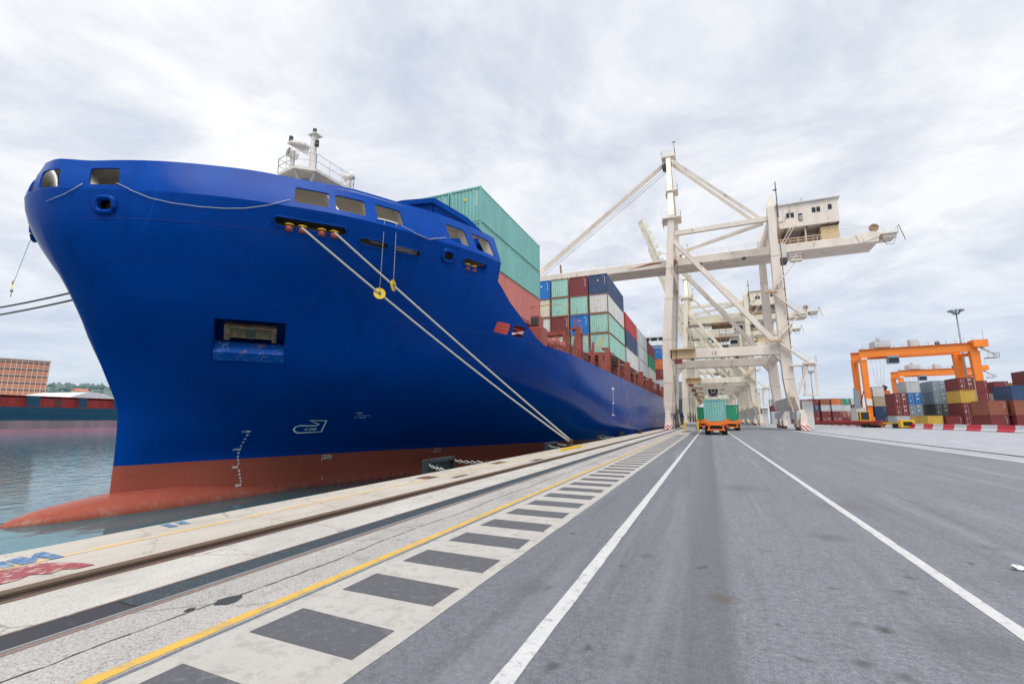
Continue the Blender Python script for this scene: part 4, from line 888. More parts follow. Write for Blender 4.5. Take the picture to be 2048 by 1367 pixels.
# container yard on the right (20 ft boxes, doors towards the camera)
G2 = 'containers stacked in the yard'
def sl_(u): return 0   # (kept out of the layout: positions below are metres)
YD = [ # x, y, cols bottom->top, ends
 (39.45, 132, [('grey', 'door'), ('maroon', 'door'), ('maroon', 'door')], 'first stack from the orange crane leg'),
 (41.95, 132, [('ochre', 'door'), ('bluegrey', 'door'), ('blue', 'door'), ('grey', 'corr')], 'second stack from the orange crane leg'),
 (46.65, 132, [('red', 'door'), ('charcoal', 'flatdoor'), ('slate', 'flatdoor'), ('slate', 'flatdoor')], 'third stack from the orange crane leg'),
 (48.15, 124, [('maroon', 'door'), ('maroon', 'door'), ('yellow', 'corr'), ('maroon', 'door')], 'stack with one bright yellow box'),
 (55.3, 136, [('maroon', 'corr'), ('maroon', 'corr'), ('maroon', 'corr'), ('maroon', 'corr')], 'all-maroon stack right of the yellow box'),
 (60.6, 140, [('maroon', 'corr'), ('white', 'corr'), ('white', 'corr'), ('maroon', 'corr')], 'back stack with white boxes'),
 (66.4, 143, [('maroon', 'corr'), ('grey', 'corr'), ('maroon', 'corr'), ('yellow', 'corr')], 'back stack topped by a yellow box'),
 (46.6, 110.5, [('maroon', 'corr'), ('brown', 'corr')], 'low front stack of maroon and brown'),
 (49.6, 109.5, [('maroon', 'corr'), ('brown', 'corr'), ('navy', 'corr')], 'front stack with a navy top'),
 (52.4, 109.0, [('grey', 'door'), ('brown', 'door'), ('navy', 'corr'), ('maroon', 'corr')], 'front stack at the right picture edge'),
 (55.3, 109.0, [('grey', 'door'), ('brown', 'door'), ('navy', 'corr'), ('maroon', 'corr')], 'tall front stack cut by the picture edge'),
 (41.6, 122, [('yellow', 'corr')], 'single box behind the barrier'), (44.3, 121, [('maroon', 'corr')], 'single box behind the barrier'),
 (51.2, 131, [('grey', 'corr'), ('grey', 'corr'), ('tan', 'corr'), ('tan', 'corr')], 'stack half hidden behind the yellow box'),
 (40.3, 149.5, [('navy', 'corr'), ('navy', 'corr'), ('tan', 'corr'), ('white', 'corr')], 'narrow glimpsed stack left of the maroon pair'),
 (43.4, 158, [('maroon', 'corr'), ('navy', 'corr'), ('yellow', 'corr'), ('tan', 'corr')], 'farther glimpsed stack beside the orange crane leg'),
]
for x, y, tiers, where in YD:
    for t_, (col, end) in enumerate(tiers):
        nm = {'bluegrey': 'blue-grey', 'ochre': 'ochre yellow'}.get(col, col)
        container(x, y, .02 + t_ * 2.6, col, end, f'{nm} container, {ORD[t_]} tier, {where}', G2, L=12.19 if where.startswith('third') else 6.06)
FAR = [(24.6, 226, ['grey', 'grey', 'maroon', 'slate'], 'leftmost stack of the distant yard row'), (28.2, 226, ['grey', 'grey', 'maroon', 'blue'], 'second stack of the distant yard row'),
       (31.0, 228, ['maroon', 'slate', 'slate', 'blue'], 'third stack of the distant yard row'), (35.5, 226, ['blue', 'tan', 'green'], 'stack with a bright green top'),
       (33.2, 232, ['maroon', 'maroon', 'maroon', 'grey'], 'stack behind the green-topped one'), (39.6, 230, ['maroon', 'maroon', 'navy', 'maroon'], 'stack right of the green-topped one'),
       (43.4, 229, ['maroon', 'maroon', 'grey', 'brown'], 'sixth stack of the distant yard row'), (47.0, 228, ['maroon', 'maroon', 'grey', 'orange'], 'seventh stack of the distant yard row'), (50.6, 230, ['maroon', 'brown', 'grey', 'green'], 'eighth stack of the distant yard row'),
       (54.2, 230, ['maroon', 'grey', 'maroon', 'grey'], 'ninth stack of the distant yard row')]
for x, y, tiers, where in FAR:
    for t_, col in enumerate(tiers):
        container(x, y, .02 + t_ * 2.6, col, 'door' if (t_ + int(x)) % 2 else 'corr', f'{col} container, {ORD[t_]} tier, {where}', G2, L=6.06, wscale=1.36)
for i, (x, y) in enumerate([(13.5, 300), (16.3, 300), (19.0, 304), (21.8, 303), (24.6, 300), (18.5, 330), (23, 330)]):
    for t_, col in enumerate([['maroon', 'slate'], ['grey', 'blue'], ['maroon', 'blue', 'navy'], ['tan', 'slate', 'navy'], ['brown', 'maroon'], ['maroon', 'grey', 'blue', 'slate'], ['grey', 'tan', 'navy', 'grey']][i]):
        container(x, y, .02 + t_ * 2.6, col, 'corr', f'{col} container, {ORD[t_]} tier, remote stack {["A","B","C","D","E","F","G"][i]} seen between the crane legs'.replace(' A ', ' farthest left ').replace(' B ', ' second from left ').replace(' C ', ' third from left ').replace(' D ', ' fourth from left ').replace(' E ', ' fifth from left ').replace(' F ', ' left one behind ').replace(' G ', ' right one behind '), G2, L=6.06, marks=False)
# ------------------------------------------------------------------ quay cranes
YN, YF, YC = 92.0, 110.0, 101.0
def legx(pts, z): return interp(z, [p[0] for p in pts], [p[1] for p in pts])
LX = [(0, -7.3), (8.7, -6.7), (16, -6.6), (25, -5.8), (30, -5.35), (37, -4.85), (42, -4.4)]
RX = [(0, 13.7), (10, 13.0), (18, 12.9), (28, 12.85), (40.5, 12.9)]
def make_crane(root, M, raised):
    P_ = lambda b, nm, mt=M, sm_=False, lb=None: b.part(nm, mt, root, sm_, lb)
    for Y in (YN, YF):
        for pts, ztop in ((LX, 42.0 if Y == YN else 42), (RX, 40.5)):
            zs = [4.0, 8.7, 14, 16, 25, 30, 37, ztop]; b = MB()
            for za_, zb_ in zip(zs, zs[1:]):
                w0 = interp(za_, [4, 8, 14, 18, 25, 42], [1.5, 1.7, 1.65, 1.45, 1.4, 1.15]); w1 = interp(zb_, [4, 8, 14, 18, 25, 42], [1.5, 1.7, 1.65, 1.45, 1.4, 1.15])
                xa, xb = legx(pts, za_), legx(pts, zb_)
                b.add([(xa - w0 / 2, Y - .8, za_), (xa + w0 / 2, Y - .8, za_), (xa + w0 / 2, Y + .8, za_), (xa - w0 / 2, Y + .8, za_), (xb - w1 / 2, Y - .8, zb_), (xb + w1 / 2, Y - .8, zb_), (xb + w1 / 2, Y + .8, zb_), (xb - w1 / 2, Y + .8, zb_)],
                      [(0, 1, 5, 4), (1, 2, 6, 5), (2, 3, 7, 6), (3, 0, 4, 7)] + ([(3, 2, 1, 0)] if za_ == 4 else []) + ([(4, 5, 6, 7)] if zb_ == ztop else []))
            if pts is RX: b.add([(12.35, Y - .8, 40.5), (13.45, Y - .8, 40.5), (13.45, Y + .8, 40.5), (12.35, Y + .8, 40.5), (13.0, Y - .3, 43.0), (13.35, Y - .3, 43.0), (13.35, Y + .3, 43.0), (13.0, Y + .3, 43.0)], [(0, 1, 5, 4), (1, 2, 6, 5), (2, 3, 7, 6), (3, 0, 4, 7), (4, 5, 6, 7)])
            P_(b, 'leg')
        b = MB().box((legx(LX, 14) + .7, Y - .7, 13.1), (legx(RX, 14) - .7, Y + .7, 14.75)); o = P_(b, 'portal_beam'); bevel(o, .04)
        for x, s_ in ((legx(LX, 13) + .8, 1), (legx(RX, 13) - .7, -1)): MB().prism([(x, 13.1), (x + 1.1 * s_, 13.1), (x, 11.6)], 'y', Y - .55, Y + .55).part('knee_plate', M, root)
        b = MB().beam((-4.3, Y, 36.8), (11.9, Y, 14.9), .8, .85); P_(b, 'diagonal_brace')
        b = MB().beam((-3.9, Y, 38.2), (12.3, Y, 38.4), .7, .85); P_(b, 'upper_tie')
        # mast halves meeting at the apex
        b = MB().beam((-4.35, Y, 41.6), (-4.7, YC + (-1.2 if Y < YC else 1.2), 58.8), 1.15, 1.2, .9, .9); P_(b, 'mast')
        P_(MB().beam((-4.0, YC + (-1 if Y < YC else 1), 58.6), (11.4, YN + (1.0 if Y < YC else 4), 39.0), .55, .6), 'backstay')
    P_(MB().beam((11.6, YN + 1, 38.1), (-2.2, YC, 37.6), .5, .55), 'horizontal_brace'); P_(MB().beam((-3, YC + 5, 36.6), (6, YC + 3, 36.4), .5, .5), 'horizontal_brace')
    # cross beams along the quay
    for pts, z in ((LX, 38.0), (RX, 38.0), (LX, 31.5), (RX, 14)):
        P_(MB().box((legx(pts, z) - .5, YN + .8, z - .7), (legx(pts, z) + .5, YF - .8, z + .7)), 'cross_beam')
    for x in (-4.9, 12.8):
        for Y in (98.3, 103.7): P_(MB().box((x - .25, Y - .25, 35.1), (x + .25, Y + .25, 37.4)), 'girder_hanger')
    # platforms on the mast and apex
    for (x0, x1, y0, y1, z) in ((-6.2, -2.6, 90.8, 94.5, 41.2), (-5.4, -3.0, 94.2, 97.2, 48.6)):
        pf = P_(MB().box((x0, y0, z), (x1, y1, z + .25)).box((x0, y0, z - .5), (x0 + .2, y1, z)), 'mast_platform'); MB().rail([(x0, y0, z + .25), (x1, y0, z + .25), (x1, y1, z + .25)], 1.1, .035, 1.2).part('railing', M, pf)
    ap = P_(MB().box((-6.1, 99.4, 59.3), (-3.2, 102.6, 59.8)).box((-5.4, 100, 58.2), (-3.9, 102, 59.3)).box((-5.0, 100.6, 59.8), (-4.4, 101.4, 60.7)), 'apex_platform')
    MB().rail([(-6.1, 99.4, 59.8), (-3.2, 99.4, 59.8), (-3.2, 102.6, 59.8), (-6.1, 102.6, 59.8), (-6.1, 99.4, 59.8)], 1.1, .04, 1).part('railing', M, ap)
    MB().cyl((-3.3, 99.5, 59.8), (-3.3, 99.5, 62.6), .05, 5).box((-3.7, 99.4, 62.5), (-2.9, 99.6, 62.6)).part('wind_vane', 'darksteel', ap)
    P_(MB().cyl((-5.6, 100, 57.6), (-5.6, 102, 57.6), .5, 12), 'sheave', 'darksteel')
    # main girder, hinge at the waterside leg
    gz0, gz1 = 33.5, 35.15
    g_ = MB().box((-6.0, 98.0, gz0), (30.3, 104.0, gz1)); gi = P_(g_, 'main_girder'); bevel(gi, .06)
    MB().prism([(27.5, gz0), (30.4, gz0 + .9), (30.4, gz1 + .05), (29.6, gz1 + .3), (26.9, gz1)], 'y', 97.9, 104.1).part('girder_end', M, gi)
    MB().rail([(-3, 98.1, gz1), (30, 98.1, gz1)], 1.0, .03, 3).part('walkway_railing', M, gi); MB().box((-5.8, 96.9, gz1 - .1), (29, 97.95, gz1 - .02)).part('walkway', M, gi) if False else None
    for x in (-1, 4, 9): MB().box((x, 97.98, gz0 - .02), (x + .5, 98.02, gz0 + .1)).part('girder_plate', 'rustframe', gi)
    e_ = P_(MB().box((30.4, 98.6, 35.0), (33.5, 103, 35.25)).box((31.2, 99, 34.4), (33.2, 102, 34.95)), 'end_platform'); MB().rail([(30.4, 98.6, 35.2), (33.4, 98.6, 35.2), (33.4, 103, 35.2)], 1.0, .035, 1).part('railing', M, e_)
    MB().cyl((33.5, 98.5, 36.4), (34.2, 98.5, 33.4), .06, 5).part('aerial', 'darksteel', e_)
    P_(MB().cyl((30.1, 99.0, 36.5), (30.1, 99.3, 36.5), .75, 18), 'rope_sheave', 'rustframe'); P_(MB().tube([(31, 99, 34.3), (31.6, 99, 33.1), (32.6, 99, 33.0), (33.1, 99, 34.2)], .05), 'cable_loop', 'darksteel')
    for z in (37.2, 38.0): P_(MB().cyl((25, 99.4, z), (30.2, 99.4, 36.9), .03, 5), 'hoist_rope', 'galv')
    # boom
    B0 = Vector((-5.6, YC, 34.3)); Lb = 42.0
    ang = rad(71.5) if raised else 0
    d = Vector((-math.cos(ang), 0, math.sin(ang))); up = Vector((math.sin(ang), 0, math.cos(ang)))
    tip = B0 + d * Lb
    bo = P_(MB().beam(B0 + d * .6, tip, 6.0 if not raised else 3.2, 1.6, up=tuple(up)), 'boom'); bevel(bo, .06)
    if raised:
        k = MB()
        for i in range(12): k.beam(B0 + d * (6 + i * 3) + Vector((0, -2.6, 0)) + up * .8, B0 + d * (6 + i * 3) + Vector((0, -2.6, 0)) + up * 2.2, .25, 1.6)
        k.rail([B0 + d * 3 + Vector((0, -2.4, 0)) + up * .8, B0 + d * 40 + Vector((0, -2.4, 0)) + up * .8], 1.0, .05, 3); k.part('boom_ladder', M, bo)
        MB().beam(tip + Vector((-.5, -2, 0)), tip + Vector((2.2, -2, .6)), .3, .3).part('boom_tip', M, bo)
        P_(MB().beam((-4.6, YC, 58.2), tuple(B0 + d * 30), .3, .35), 'forestay')
    else:
        for dy in (-.6, .5): P_(MB().beam((-5.5, YC + dy, 58.6), (-38, YC + dy, 35.3), .34, .42), 'forestay')
        for dy in (-.4, .9): P_(MB().cyl((-5.3, YC + dy, 57.0), (-36, YC + dy, 35.6), .06, 5), 'hoist_rope', 'galv')
        for x in (-9, -15, -21, -27): MB().cyl((x, 98.1, gz1), (x, 98.1, gz1 + 1.0), .04, 5).part('railing_post', M, bo)
        MB().rail([(-30, 98.1, gz1 - .05), (-7, 98.1, gz1 - .05)], .7, .03, 4, False).part('boom_railing', M, bo)
        MB().beam((-30.2, YC, 35), (-30.4, YC, 38.2), .35, .35).part('boom_post', 'rustframe', bo)
        MB().prism([(-14.5, 33.9), (-7.2, 34.45), (-7.2, 34.8), (-9.5, 34.85), (-12.5, 34.25)], 'y', 97.985, 97.995).part('rust_patch', 'c_brown', bo) if M == 'cranewhite' else None
    P_(MB().cyl((-4.6, 97.6, 34.3), (-4.6, 97.9, 34.3), .55, 12).cyl((-4.9, 97.6, 33.4), (-4.9, 97.9, 33.4), .35, 12), 'hinge_pin', 'rustframe')
    # ladder up the mast, joint flanges, floodlights
    ld = MB(); q0, q1 = Vector((-3.3, 92.0, 36.5)), Vector((-3.7, 97.6, 57.0)); qd = (q1 - q0).normalized()
    for dy in (-.25, .25): ld.cyl(q0 + Vector((0, dy, 0)), q1 + Vector((0, dy, 0)), .035, 5)
    for k in range(48): c_ = q0.lerp(q1, k / 47); ld.cyl(c_ + Vector((0, -.25, 0)), c_ + Vector((0, .25, 0)), .02, 4)
    for k in range(20): c_ = q0.lerp(q1, (k + 1) / 21); ld.tube([c_ + Vector((.45 * math.sin(a), .35 * math.cos(a), 0)) for a in (0, .8, 1.57, 2.3, 3.14)], .02, 4)
    P_(ld, 'mast_ladder')
    for Y in (YN, YF):
        for pts in (LX, RX):
            for z in (8.7, 17.0, 25.0, 31.0): x_ = legx(pts, z); w_ = interp(z, [4, 8, 14, 18, 25, 42], [1.5, 1.7, 1.65, 1.45, 1.4, 1.15]) / 2 + .05; P_(MB().box((x_ - w_, Y - .86, z), (x_ + w_, Y + .86, z + .07)), 'joint_flange')
    for x_ in (0, 8): P_(MB().box((x_, 97.4, 33.0), (x_ + .7, 97.9, 33.45)), 'floodlight', 'darksteel')
    for x_ in (-2.5, 5): P_(MB().box((x_, 90.8, 12.7), (x_ + .6, 91.3, 13.05)), 'floodlight', 'darksteel')
    # machinery house
    h_ = P_(MB().prism([(14.7, 38.9), (15.2, 38.35), (24.6, 38.35), (24.8, 38.5), (24.8, 43.0), (14.7, 43.0)], 'y', 97.9, 108), 'machinery_house'); 
    MB().box((14.3, 97.5, 43.0), (25.2, 108.4, 43.18)).part('roof', 'cranegrey', h_)
    for x, w_, z in ((16.3, .55, 40.35), (17.05, .55, 40.35), (20.6, .6, 40.75), (21.35, .6, 40.75), (23.2, .6, 40.9)): MB().box((x, 97.84, z), (x + w_, 97.9, z + .95)).part('window', 'glass', h_)
    MB().box((18.3, 97.83, 39.4), (18.95, 97.9, 40.9)).part('louvre_door', 'darksteel', h_); MB().box((14.75, 97.8, 39.7), (15.8, 97.88, 42.3)).part('door_frame', 'cranegrey', h_); MB().box((14.9, 97.74, 39.8), (15.6, 97.8, 42.0)).part('door', M, h_)
    for k in range(3): MB().box((18.4, 97.78, 39.6 + k * .32), (18.9, 97.82, 39.75 + k * .32)).part('louvre_slat', M, h_)
    for x in (16, 19.5, 23, 24.6): MB().box((x, 98.1, 38.0), (x + .15, 107.6, 38.35)).part('floor_beam', 'rustframe', h_)
    P_(MB().add(*corr((21.8, 98.6), (1, 0), 2.9, 35.15, 37.9, (0, -1))).box((21.8, 98.75, 35.15), (24.7, 104, 37.9)), 'shed', 'craneshed')
    for x in (13.8, 19.2): P_(MB().box((x, 98.4, 35.15), (x + .2, 98.7, 38.3)), 'house_post')
    P_(MB().rail([(14, 98.2, 35.15), (21.6, 98.2, 35.15)], 1.1, .05, 1.2), 'machinery_railing', 'craneshed'); P_(MB().box((14.3, 99.5, 35.2), (21.4, 106, 36.6)), 'hoist_gear', 'rustframe')
    MB().rail([(17.8, 98.4, 43.18), (19.2, 98.4, 43.18), (19.2, 100, 43.18)], 1.2, .04, .7).cyl((24.5, 98.2, 43.18), (24.5, 98.2, 45.6), .05, 5).part('roof_railing', M, h_)
    for dx in (0, .55): P_(MB().cyl((15.0 + dx, 97.6, 35.2), (17.2 + dx, 97.6, 38.9), .06, 5), 'stair_stringer')
    P_(MB().box((13.9, 95.6, 31.8), (15.3, 97.6, 34.6)), 'lift_cabin', 'c_white'); P_(MB().box((13.9, 95.5, 30.9), (15.4, 97.7, 31.7)), 'lift_machinery', 'darksteel')
    # access stair zigzagging up the landside leg, with landings
    side = 1; zl = [6.0, 11.2, 15.4, 19.8, 24.2, 29.4]
    xs_ = [14.2, 16.2, 11.6, 15.6, 11.6, 15.9]
    for (xa, za_), (xb, zb_) in zip(zip(xs_, zl), zip(xs_[1:], zl[1:])):
        b = MB().beam((xa, 90.6, za_), (xb, 90.6, zb_), .7, .22, up=(0, 0, 1)); st = P_(b, 'access_stair')
        for k in (0, 1): MB().beam((xa, 90.25 + .7 * k, za_ + 1.0), (xb, 90.25 + .7 * k, zb_ + 1.0), .06, .06).part('handrail', M, st)
    for x, z in zip(xs_[1:], zl[1:]):
        l_ = P_(MB().box((x - .9, 90.0, z - .12), (x + .9, 91.2, z + .08)), 'landing', 'craneshed' if x < 13 else M); MB().rail([(x - .9, 90.0, z + .08), (x + .9, 90.0, z + .08), (x + .9, 91.2, z + .08)], 1.0, .035, .9).part('railing', M, l_)
    P_(MB().box((13.85, 91.8, 14), (14.0, 92.0, 41)), 'cable_tray', 'rustframe'); P_(MB().cyl((13.95, 91.0, 38), (13.95, 91.0, 45), .09, 5).box((13.5, 90.9, 43.3), (14.1, 91.1, 43.5)), 'light_pole', 'darksteel')
    # hanging stair tower beside the landside leg
    b = MB()
    for x in (15.2, 17.0): b.box((x, 90.6, 6.0), (x + .12, 90.72, 10.8)); b.box((x, 91.7, 6.0), (x + .12, 91.82, 10.8))
    for k in range(14): b.box((15.3, 90.6, 6.1 + k * .34), (17.0, 90.66, 6.15 + k * .34))
    b.box((13.4, 90.5, 10.8), (17.3, 91.9, 11.0)); b.box((15.0, 90.5, 5.8), (17.2, 91.9, 6.0)); P_(b, 'ladder_cage')
    b = MB().beam((13.6, 90.4, 1.0), (12.4, 90.4, 6.6), .08, .22); b.beam((14.6, 90.4, 1.0), (13.4, 90.4, 6.6), .08, .22); ls = P_(b, 'lower_stair'); b = MB()
    for k in range(12): b.box((13.55 - k * .1, 90.2, 1.5 + k * .42), (14.5 - k * .1, 90.6, 1.56 + k * .42))
    b.part('treads', 'craneshed', ls)
    pf = P_(MB().box((-6.0, 90.4, 14.75), (-1.6, 91.4, 14.95)).box((-6.0, 91.2, 13.1), (-1.5, 91.32, 14.75)), 'portal_platform', 'craneshed'); MB().rail([(-6.0, 90.4, 14.95), (-1.6, 90.4, 14.95)], 1.1, .035, .9).part('railing', M, pf)
    P_(MB().box((-5.3, 90.6, 12.2), (-4.0, 91.8, 13.0)), 'equipment_box', 'c_maroon')
    # sills, bogies, bumpers
    for pts, xr in ((LX, -6.8), (RX, 14.0)):
        land = xr > 0
        if land: P_(MB().box((xr - 1.1, 90.6, 3.4), (xr + .2, 111.4, 5.6)), 'sill_beam', 'cranegrey')
        else: P_(MB().box((xr - .8, 91, 3.0), (xr + .4, 111, 4.6)), 'sill_beam')
        for Y in (YN, YF):
            for dy in ((-3.4, 1.2) if Y == YN else (-1.2, 3.4)):
                yc = Y + dy
                bg_ = P_(MB().prism([(yc - 1.9, .55), (yc - 1.5, 1.5), (yc - .4, 1.7), (yc - .25, 3.4), (yc + .25, 3.4), (yc + .4, 1.7), (yc + 1.5, 1.5), (yc + 1.9, .55), (yc + .9, .5), (yc + .6, .9), (yc - .6, .9), (yc - .9, .5)], 'x', xr - .38, xr + .38), 'bogie')
                for k in (-1.35, -.5, .5, 1.35): MB().cyl((xr - .2, yc + k, .36), (xr + .2, yc + k, .36), .33, 14).part('wheel', 'rustframe', bg_)
                if land: P_(MB().box((xr - .9, yc - 1.3, 1.9), (xr - .4, yc + 1.3, 3.2)), 'drive_cover', 'cranegrey')
        for y0, y1 in ((86.1, 86.9), (115.1, 115.9)):
            o = P_(MB().box((xr - .62, y0, .06), (xr + .62, y1, .98)), 'bumper', 'bumperstripes'); bevel(o, .05, 2)
            yb = y1 if y0 < 100 else y0 - 1.0
            P_(MB().prism([(xr - .55, .9), (xr + .55, .9), (xr + .4, 2.9), (xr - .4, 2.9)], 'y', yb, yb + 1.0), 'bogie_head')
    P_(MB().box((14.75, 92.2, .25), (16.3, 99, 5.0)), 'electrical_house', 'c_white'); P_(MB().box((14.7, 92.1, 5.0), (16.4, 99.1, 5.15)), 'electrical_house_roof', 'c_red')
    for k in range(10): P_(MB().cyl((-5.9 + .14 * (k % 5), 91.0 + k * .3, .5), (-5.7 + .1 * (k % 4), 91.2 + k * .3, 3.4 + (k % 3) * .5), .05, 5), 'cable_run', 'darksteel')
    for dx in (-.9,): P_(MB().cyl((legx(LX, 5) + 1.1, 91, .6), (legx(LX, 38) + 1.0, 91, 32), .05, 5), 'downpipe', 'darksteel')
    P_(MB().cyl((-5.4, 90.7, .6), (-5.6, 90.7, 10), .06, 5), 'downpipe', 'rustframe')
    # trolley, cab and spreader under the girder
    xt = 6.0 if raised else -24.0
    tr = P_(MB().box((xt - 3.2, 97.2, 32.6), (xt + 3.2, 104.8, 33.45)), 'trolley', 'rustframe')
    MB().box((xt + 3.4, 97.4, 29.9), (xt + 6.0, 99.8, 32.5)).part('operator_cab', 'cranegrey', tr); MB().box((xt + 3.5, 97.33, 30.6), (xt + 5.9, 97.4, 32.0)).part('cab_window', 'glass', tr)
    if raised:
        for dx in (-1, 1):
            for dy in (-2.5, 2.5): MB().cyl((xt + dx, YC + dy, 32.6), (xt + dx * .9, YC + dy, 26.0), .05, 5).part('hoist_rope', 'galv', tr)
        MB().box((xt - 1.2, YC - 6, 24.9), (xt + 1.2, YC + 6, 25.5)).box((xt - .9, YC - 2, 25.5), (xt + .9, YC + 2, 26.1)).part('spreader', 'darksteel', tr)
    if M == 'cranewhite':
        for s_, x in (('1', 1.05), ('2', 1.6)):
            vs, fs = textmesh(s_, .9); MB().add([(x + a, 91.285, 13.55 + b) for a, b in vs], fs).part('crane_number', 'rustframe', root, fixn=False)
c1 = thing('ship_to_shore_crane', (3.6, YC, 0), 'nearest white quay crane with boom lowered over the ship and machinery house on top', 'crane', 'quay cranes'); make_crane(c1, 'cranewhite', False)
c2 = thing('ship_to_shore_crane', (3.6, YC, 0), 'cream quay crane with its boom raised, second from the camera', 'crane', 'quay cranes'); make_crane(c2, 'cranecream', True); c2.location.y += 66
for dy, lb in ((96, 'cream quay crane close behind the second, boom raised'), (126, 'third cream quay crane, framed inside the legs of the second'), (186, 'fourth cream quay crane, far down the quay'), (250, 'farthest cream quay crane at the end of the quay')):
    c = copy_tree(c1 if dy == 186 else c2); c.location.y = YC + dy; tag(c, lb, 'crane', 'quay cranes')
    for ob in [x for x in S.objects if x.parent == c]:
        if dy == 186 and ob.data.materials and ob.data.materials[0].name == 'cranewhite': ob.material_slots[0].link = 'OBJECT'; ob.material_slots[0].material = MATS['cranecream']
# big cable reel on the third crane
rl = MB().cyl((1.9, 188.6, 12.4), (1.9, 189.2, 12.4), 1.7, 28).part('cable_reel', 'darksteel', None); tag(rl, 'dark round cable reel mounted high between the legs of a far crane', 'cable reel')
MB().cyl((1.9, 188.4, 12.4), (1.9, 188.6, 12.4), .95, 20).part('reel_disc', 'cranegrey', rl); MB().cyl((1.9, 188.25, 12.4), (1.9, 188.4, 12.4), .45, 16).part('reel_hub', 'darksteel', rl)
MB().box((.2, 189.2, 10.2), (3.6, 189.8, 11.2)).box((1.7, 189.2, 10.2), (2.1, 189.5, 12.6)).part('reel_bracket', 'cranecream', rl)

# ------------------------------------------------------------------ rubber tyred gantries in the yard
def make_rtg():
    r = thing('gantry_crane', (50, 150, 0), 'large orange yard gantry crane spanning the container stacks', 'gantry crane', 'orange yard gantry cranes')
    NL, NR, FL, FR = (39.2, 150.0), (60.7, 146.5), (38.9, 156.8), (59.3, 151.2); zt = 20.3
    for (x, y), nm in ((NL, 0), (NR, 1), (FL, 0), (FR, 1)):
        w_ = 1.35 if nm == 0 else 1.75
        b = MB().add([(x - .55, y - .6, 2.4), (x + .55, y - .6, 2.4), (x + .55, y + .6, 2.4), (x - .55, y + .6, 2.4), (x - w_ / 2, y - .7, zt - 2), (x + w_ / 2, y - .7, zt - 2), (x + w_ / 2, y + .7, zt - 2), (x - w_ / 2, y + .7, zt - 2)], [(3, 2, 1, 0), (0, 1, 5, 4), (1, 2, 6, 5), (2, 3, 7, 6), (3, 0, 4, 7), (4, 5, 6, 7)])
        b.part('leg', 'orange', r)
    for a, c in ((NL, NR), (FL, FR)):
        dx = .7
        o = MB().beam((a[0] - dx, a[1], zt - 1.0), (c[0] + dx, c[1], zt - 1.0), 1.0, 2.0).part('main_beam', 'orange', r)
        MB().beam((a[0] - dx, a[1] - .1, zt + .06), (c[0] + dx, c[1] - .1, zt + .06), 1.5, .12).part('beam_walkway', 'c_orange', o)
        MB().rail([(a[0], a[1] - .7, zt + .12), (c[0], c[1] - .7, zt + .12)], 1.2, .035, 1.7).part('railing', 'galv', o)
    for a, c in ((NL, FL), (NR, FR)):
        MB().beam((a[0], a[1], zt - 2.6), (c[0], c[1], zt - 2.6), .7, .8).part('end_tie', 'orange', r)
        MB().beam((a[0], a[1] - 2, 2.0), (c[0], c[1] + 2, 2.0), 1.0, 1.1).part('sill_beam', 'orange', r)
        MB().beam((a[0], a[1], 11.8), (c[0], c[1], 5.2), .18, .18).part('diagonal_rod', 'darksteel', r)
        for y in (a[1] - 1.3, a[1] + .4, c[1] - .4, c[1] + 1.3): MB().cyl((a[0] - .35, y, .8), (a[0] + .35, y, .8), .8, 18).part('wheel', 'rubber', r)
    MB().box((44.0, 147.6, 16.2), (46.3, 149.2, 18.2)).part('operator_cab', 'c_slate', r); MB().box((44.1, 147.5, 16.5), (46.2, 147.6, 17.7)).part('cab_window', 'glass', r)
    MB().box((43.0, 149.5, 20.4), (47.3, 157, 20.6)).part('trolley_frame', 'darksteel', r)
    MB().box((41.9, 148.9, 20.7), (45.4, 153.5, 22.5)).cyl((42.8, 149.2, 22.5), (42.8, 149.2, 23.2), .5, 10).part('trolley_house', 'cranegrey', r); MB().box((49.3, 148.4, 20.5), (51.0, 150.4, 22.3)).part('electrical_cabinet', 'c_white', r); MB().cyl((55, 149, 20.5), (55, 149.3, 21.4), .5, 10).part('sheave', 'darksteel', r)
    sp_ = MB().box((41.4, 151.5, 8.6), (44.6, 155.2, 9.4)).box((41.8, 152.6, 9.4), (44.2, 154, 10.0)).part('spreader', 'truckorange', r)
    MB().cyl((43.4, 152, 10.0), (43.9, 152, 10.6), .6, 12).part('sheave', 'darksteel', sp_)
    for i in range(8): MB().cyl((41.0 + i * .62, 151.5 + (i % 2) * 2, 20.4), (42.4 + i * .18, 152.4 + (i % 2), 9.9), .016, 5).part('hoist_rope', 'galv', r)
    MB().beam((61.3, 148.6, 20.6), (64.2, 146.0, 17.4), .9, .25).part('access_stair', 'galv', r); MB().box((62.6, 145.0, 16.4), (64.6, 147, 16.6)).rail([(62.6, 145, 16.6), (64.6, 145, 16.6), (64.6, 147, 16.6)], 1.1, .05, 1).part('stair_landing', 'galv', r)
    MB().box((60.2, 144.6, 19.2), (62.9, 147.6, 20.9)).part('end_cabinet', 'orange', r); MB().cyl((62.7, 146, 20.9), (62.7, 146, 23.4), .05, 5).part('aerial', 'galv', r)
    MB().box((38.6, 149.1, 5.4), (39.8, 149.3, 7.2)).part('notice_board', 'whitepaint', r); MB().box((38.7, 149.1, 17.6), (39.9, 149.25, 18.0)).part('notice_board', 'whitepaint', r)
    MB().box((36.2, 149.5, 1.4), (38.2, 155, 5.0)).part('power_unit', 'c_white', r); MB().add([(36.0, 149.3, 5.0), (37.3, 149.3, 5.0), (37.3, 149.3, 9.2), (36.2, 149.3, 10.2), (36.0, 150, 5), (37.3, 150, 5), (37.3, 150, 9.2), (36.2, 150, 10.2)], [(0, 1, 2, 3), (4, 5, 6, 7), (0, 1, 5, 4), (1, 2, 6, 5), (2, 3, 7, 6), (3, 0, 4, 7)]).part('cable_guard', 'c_slate', r)
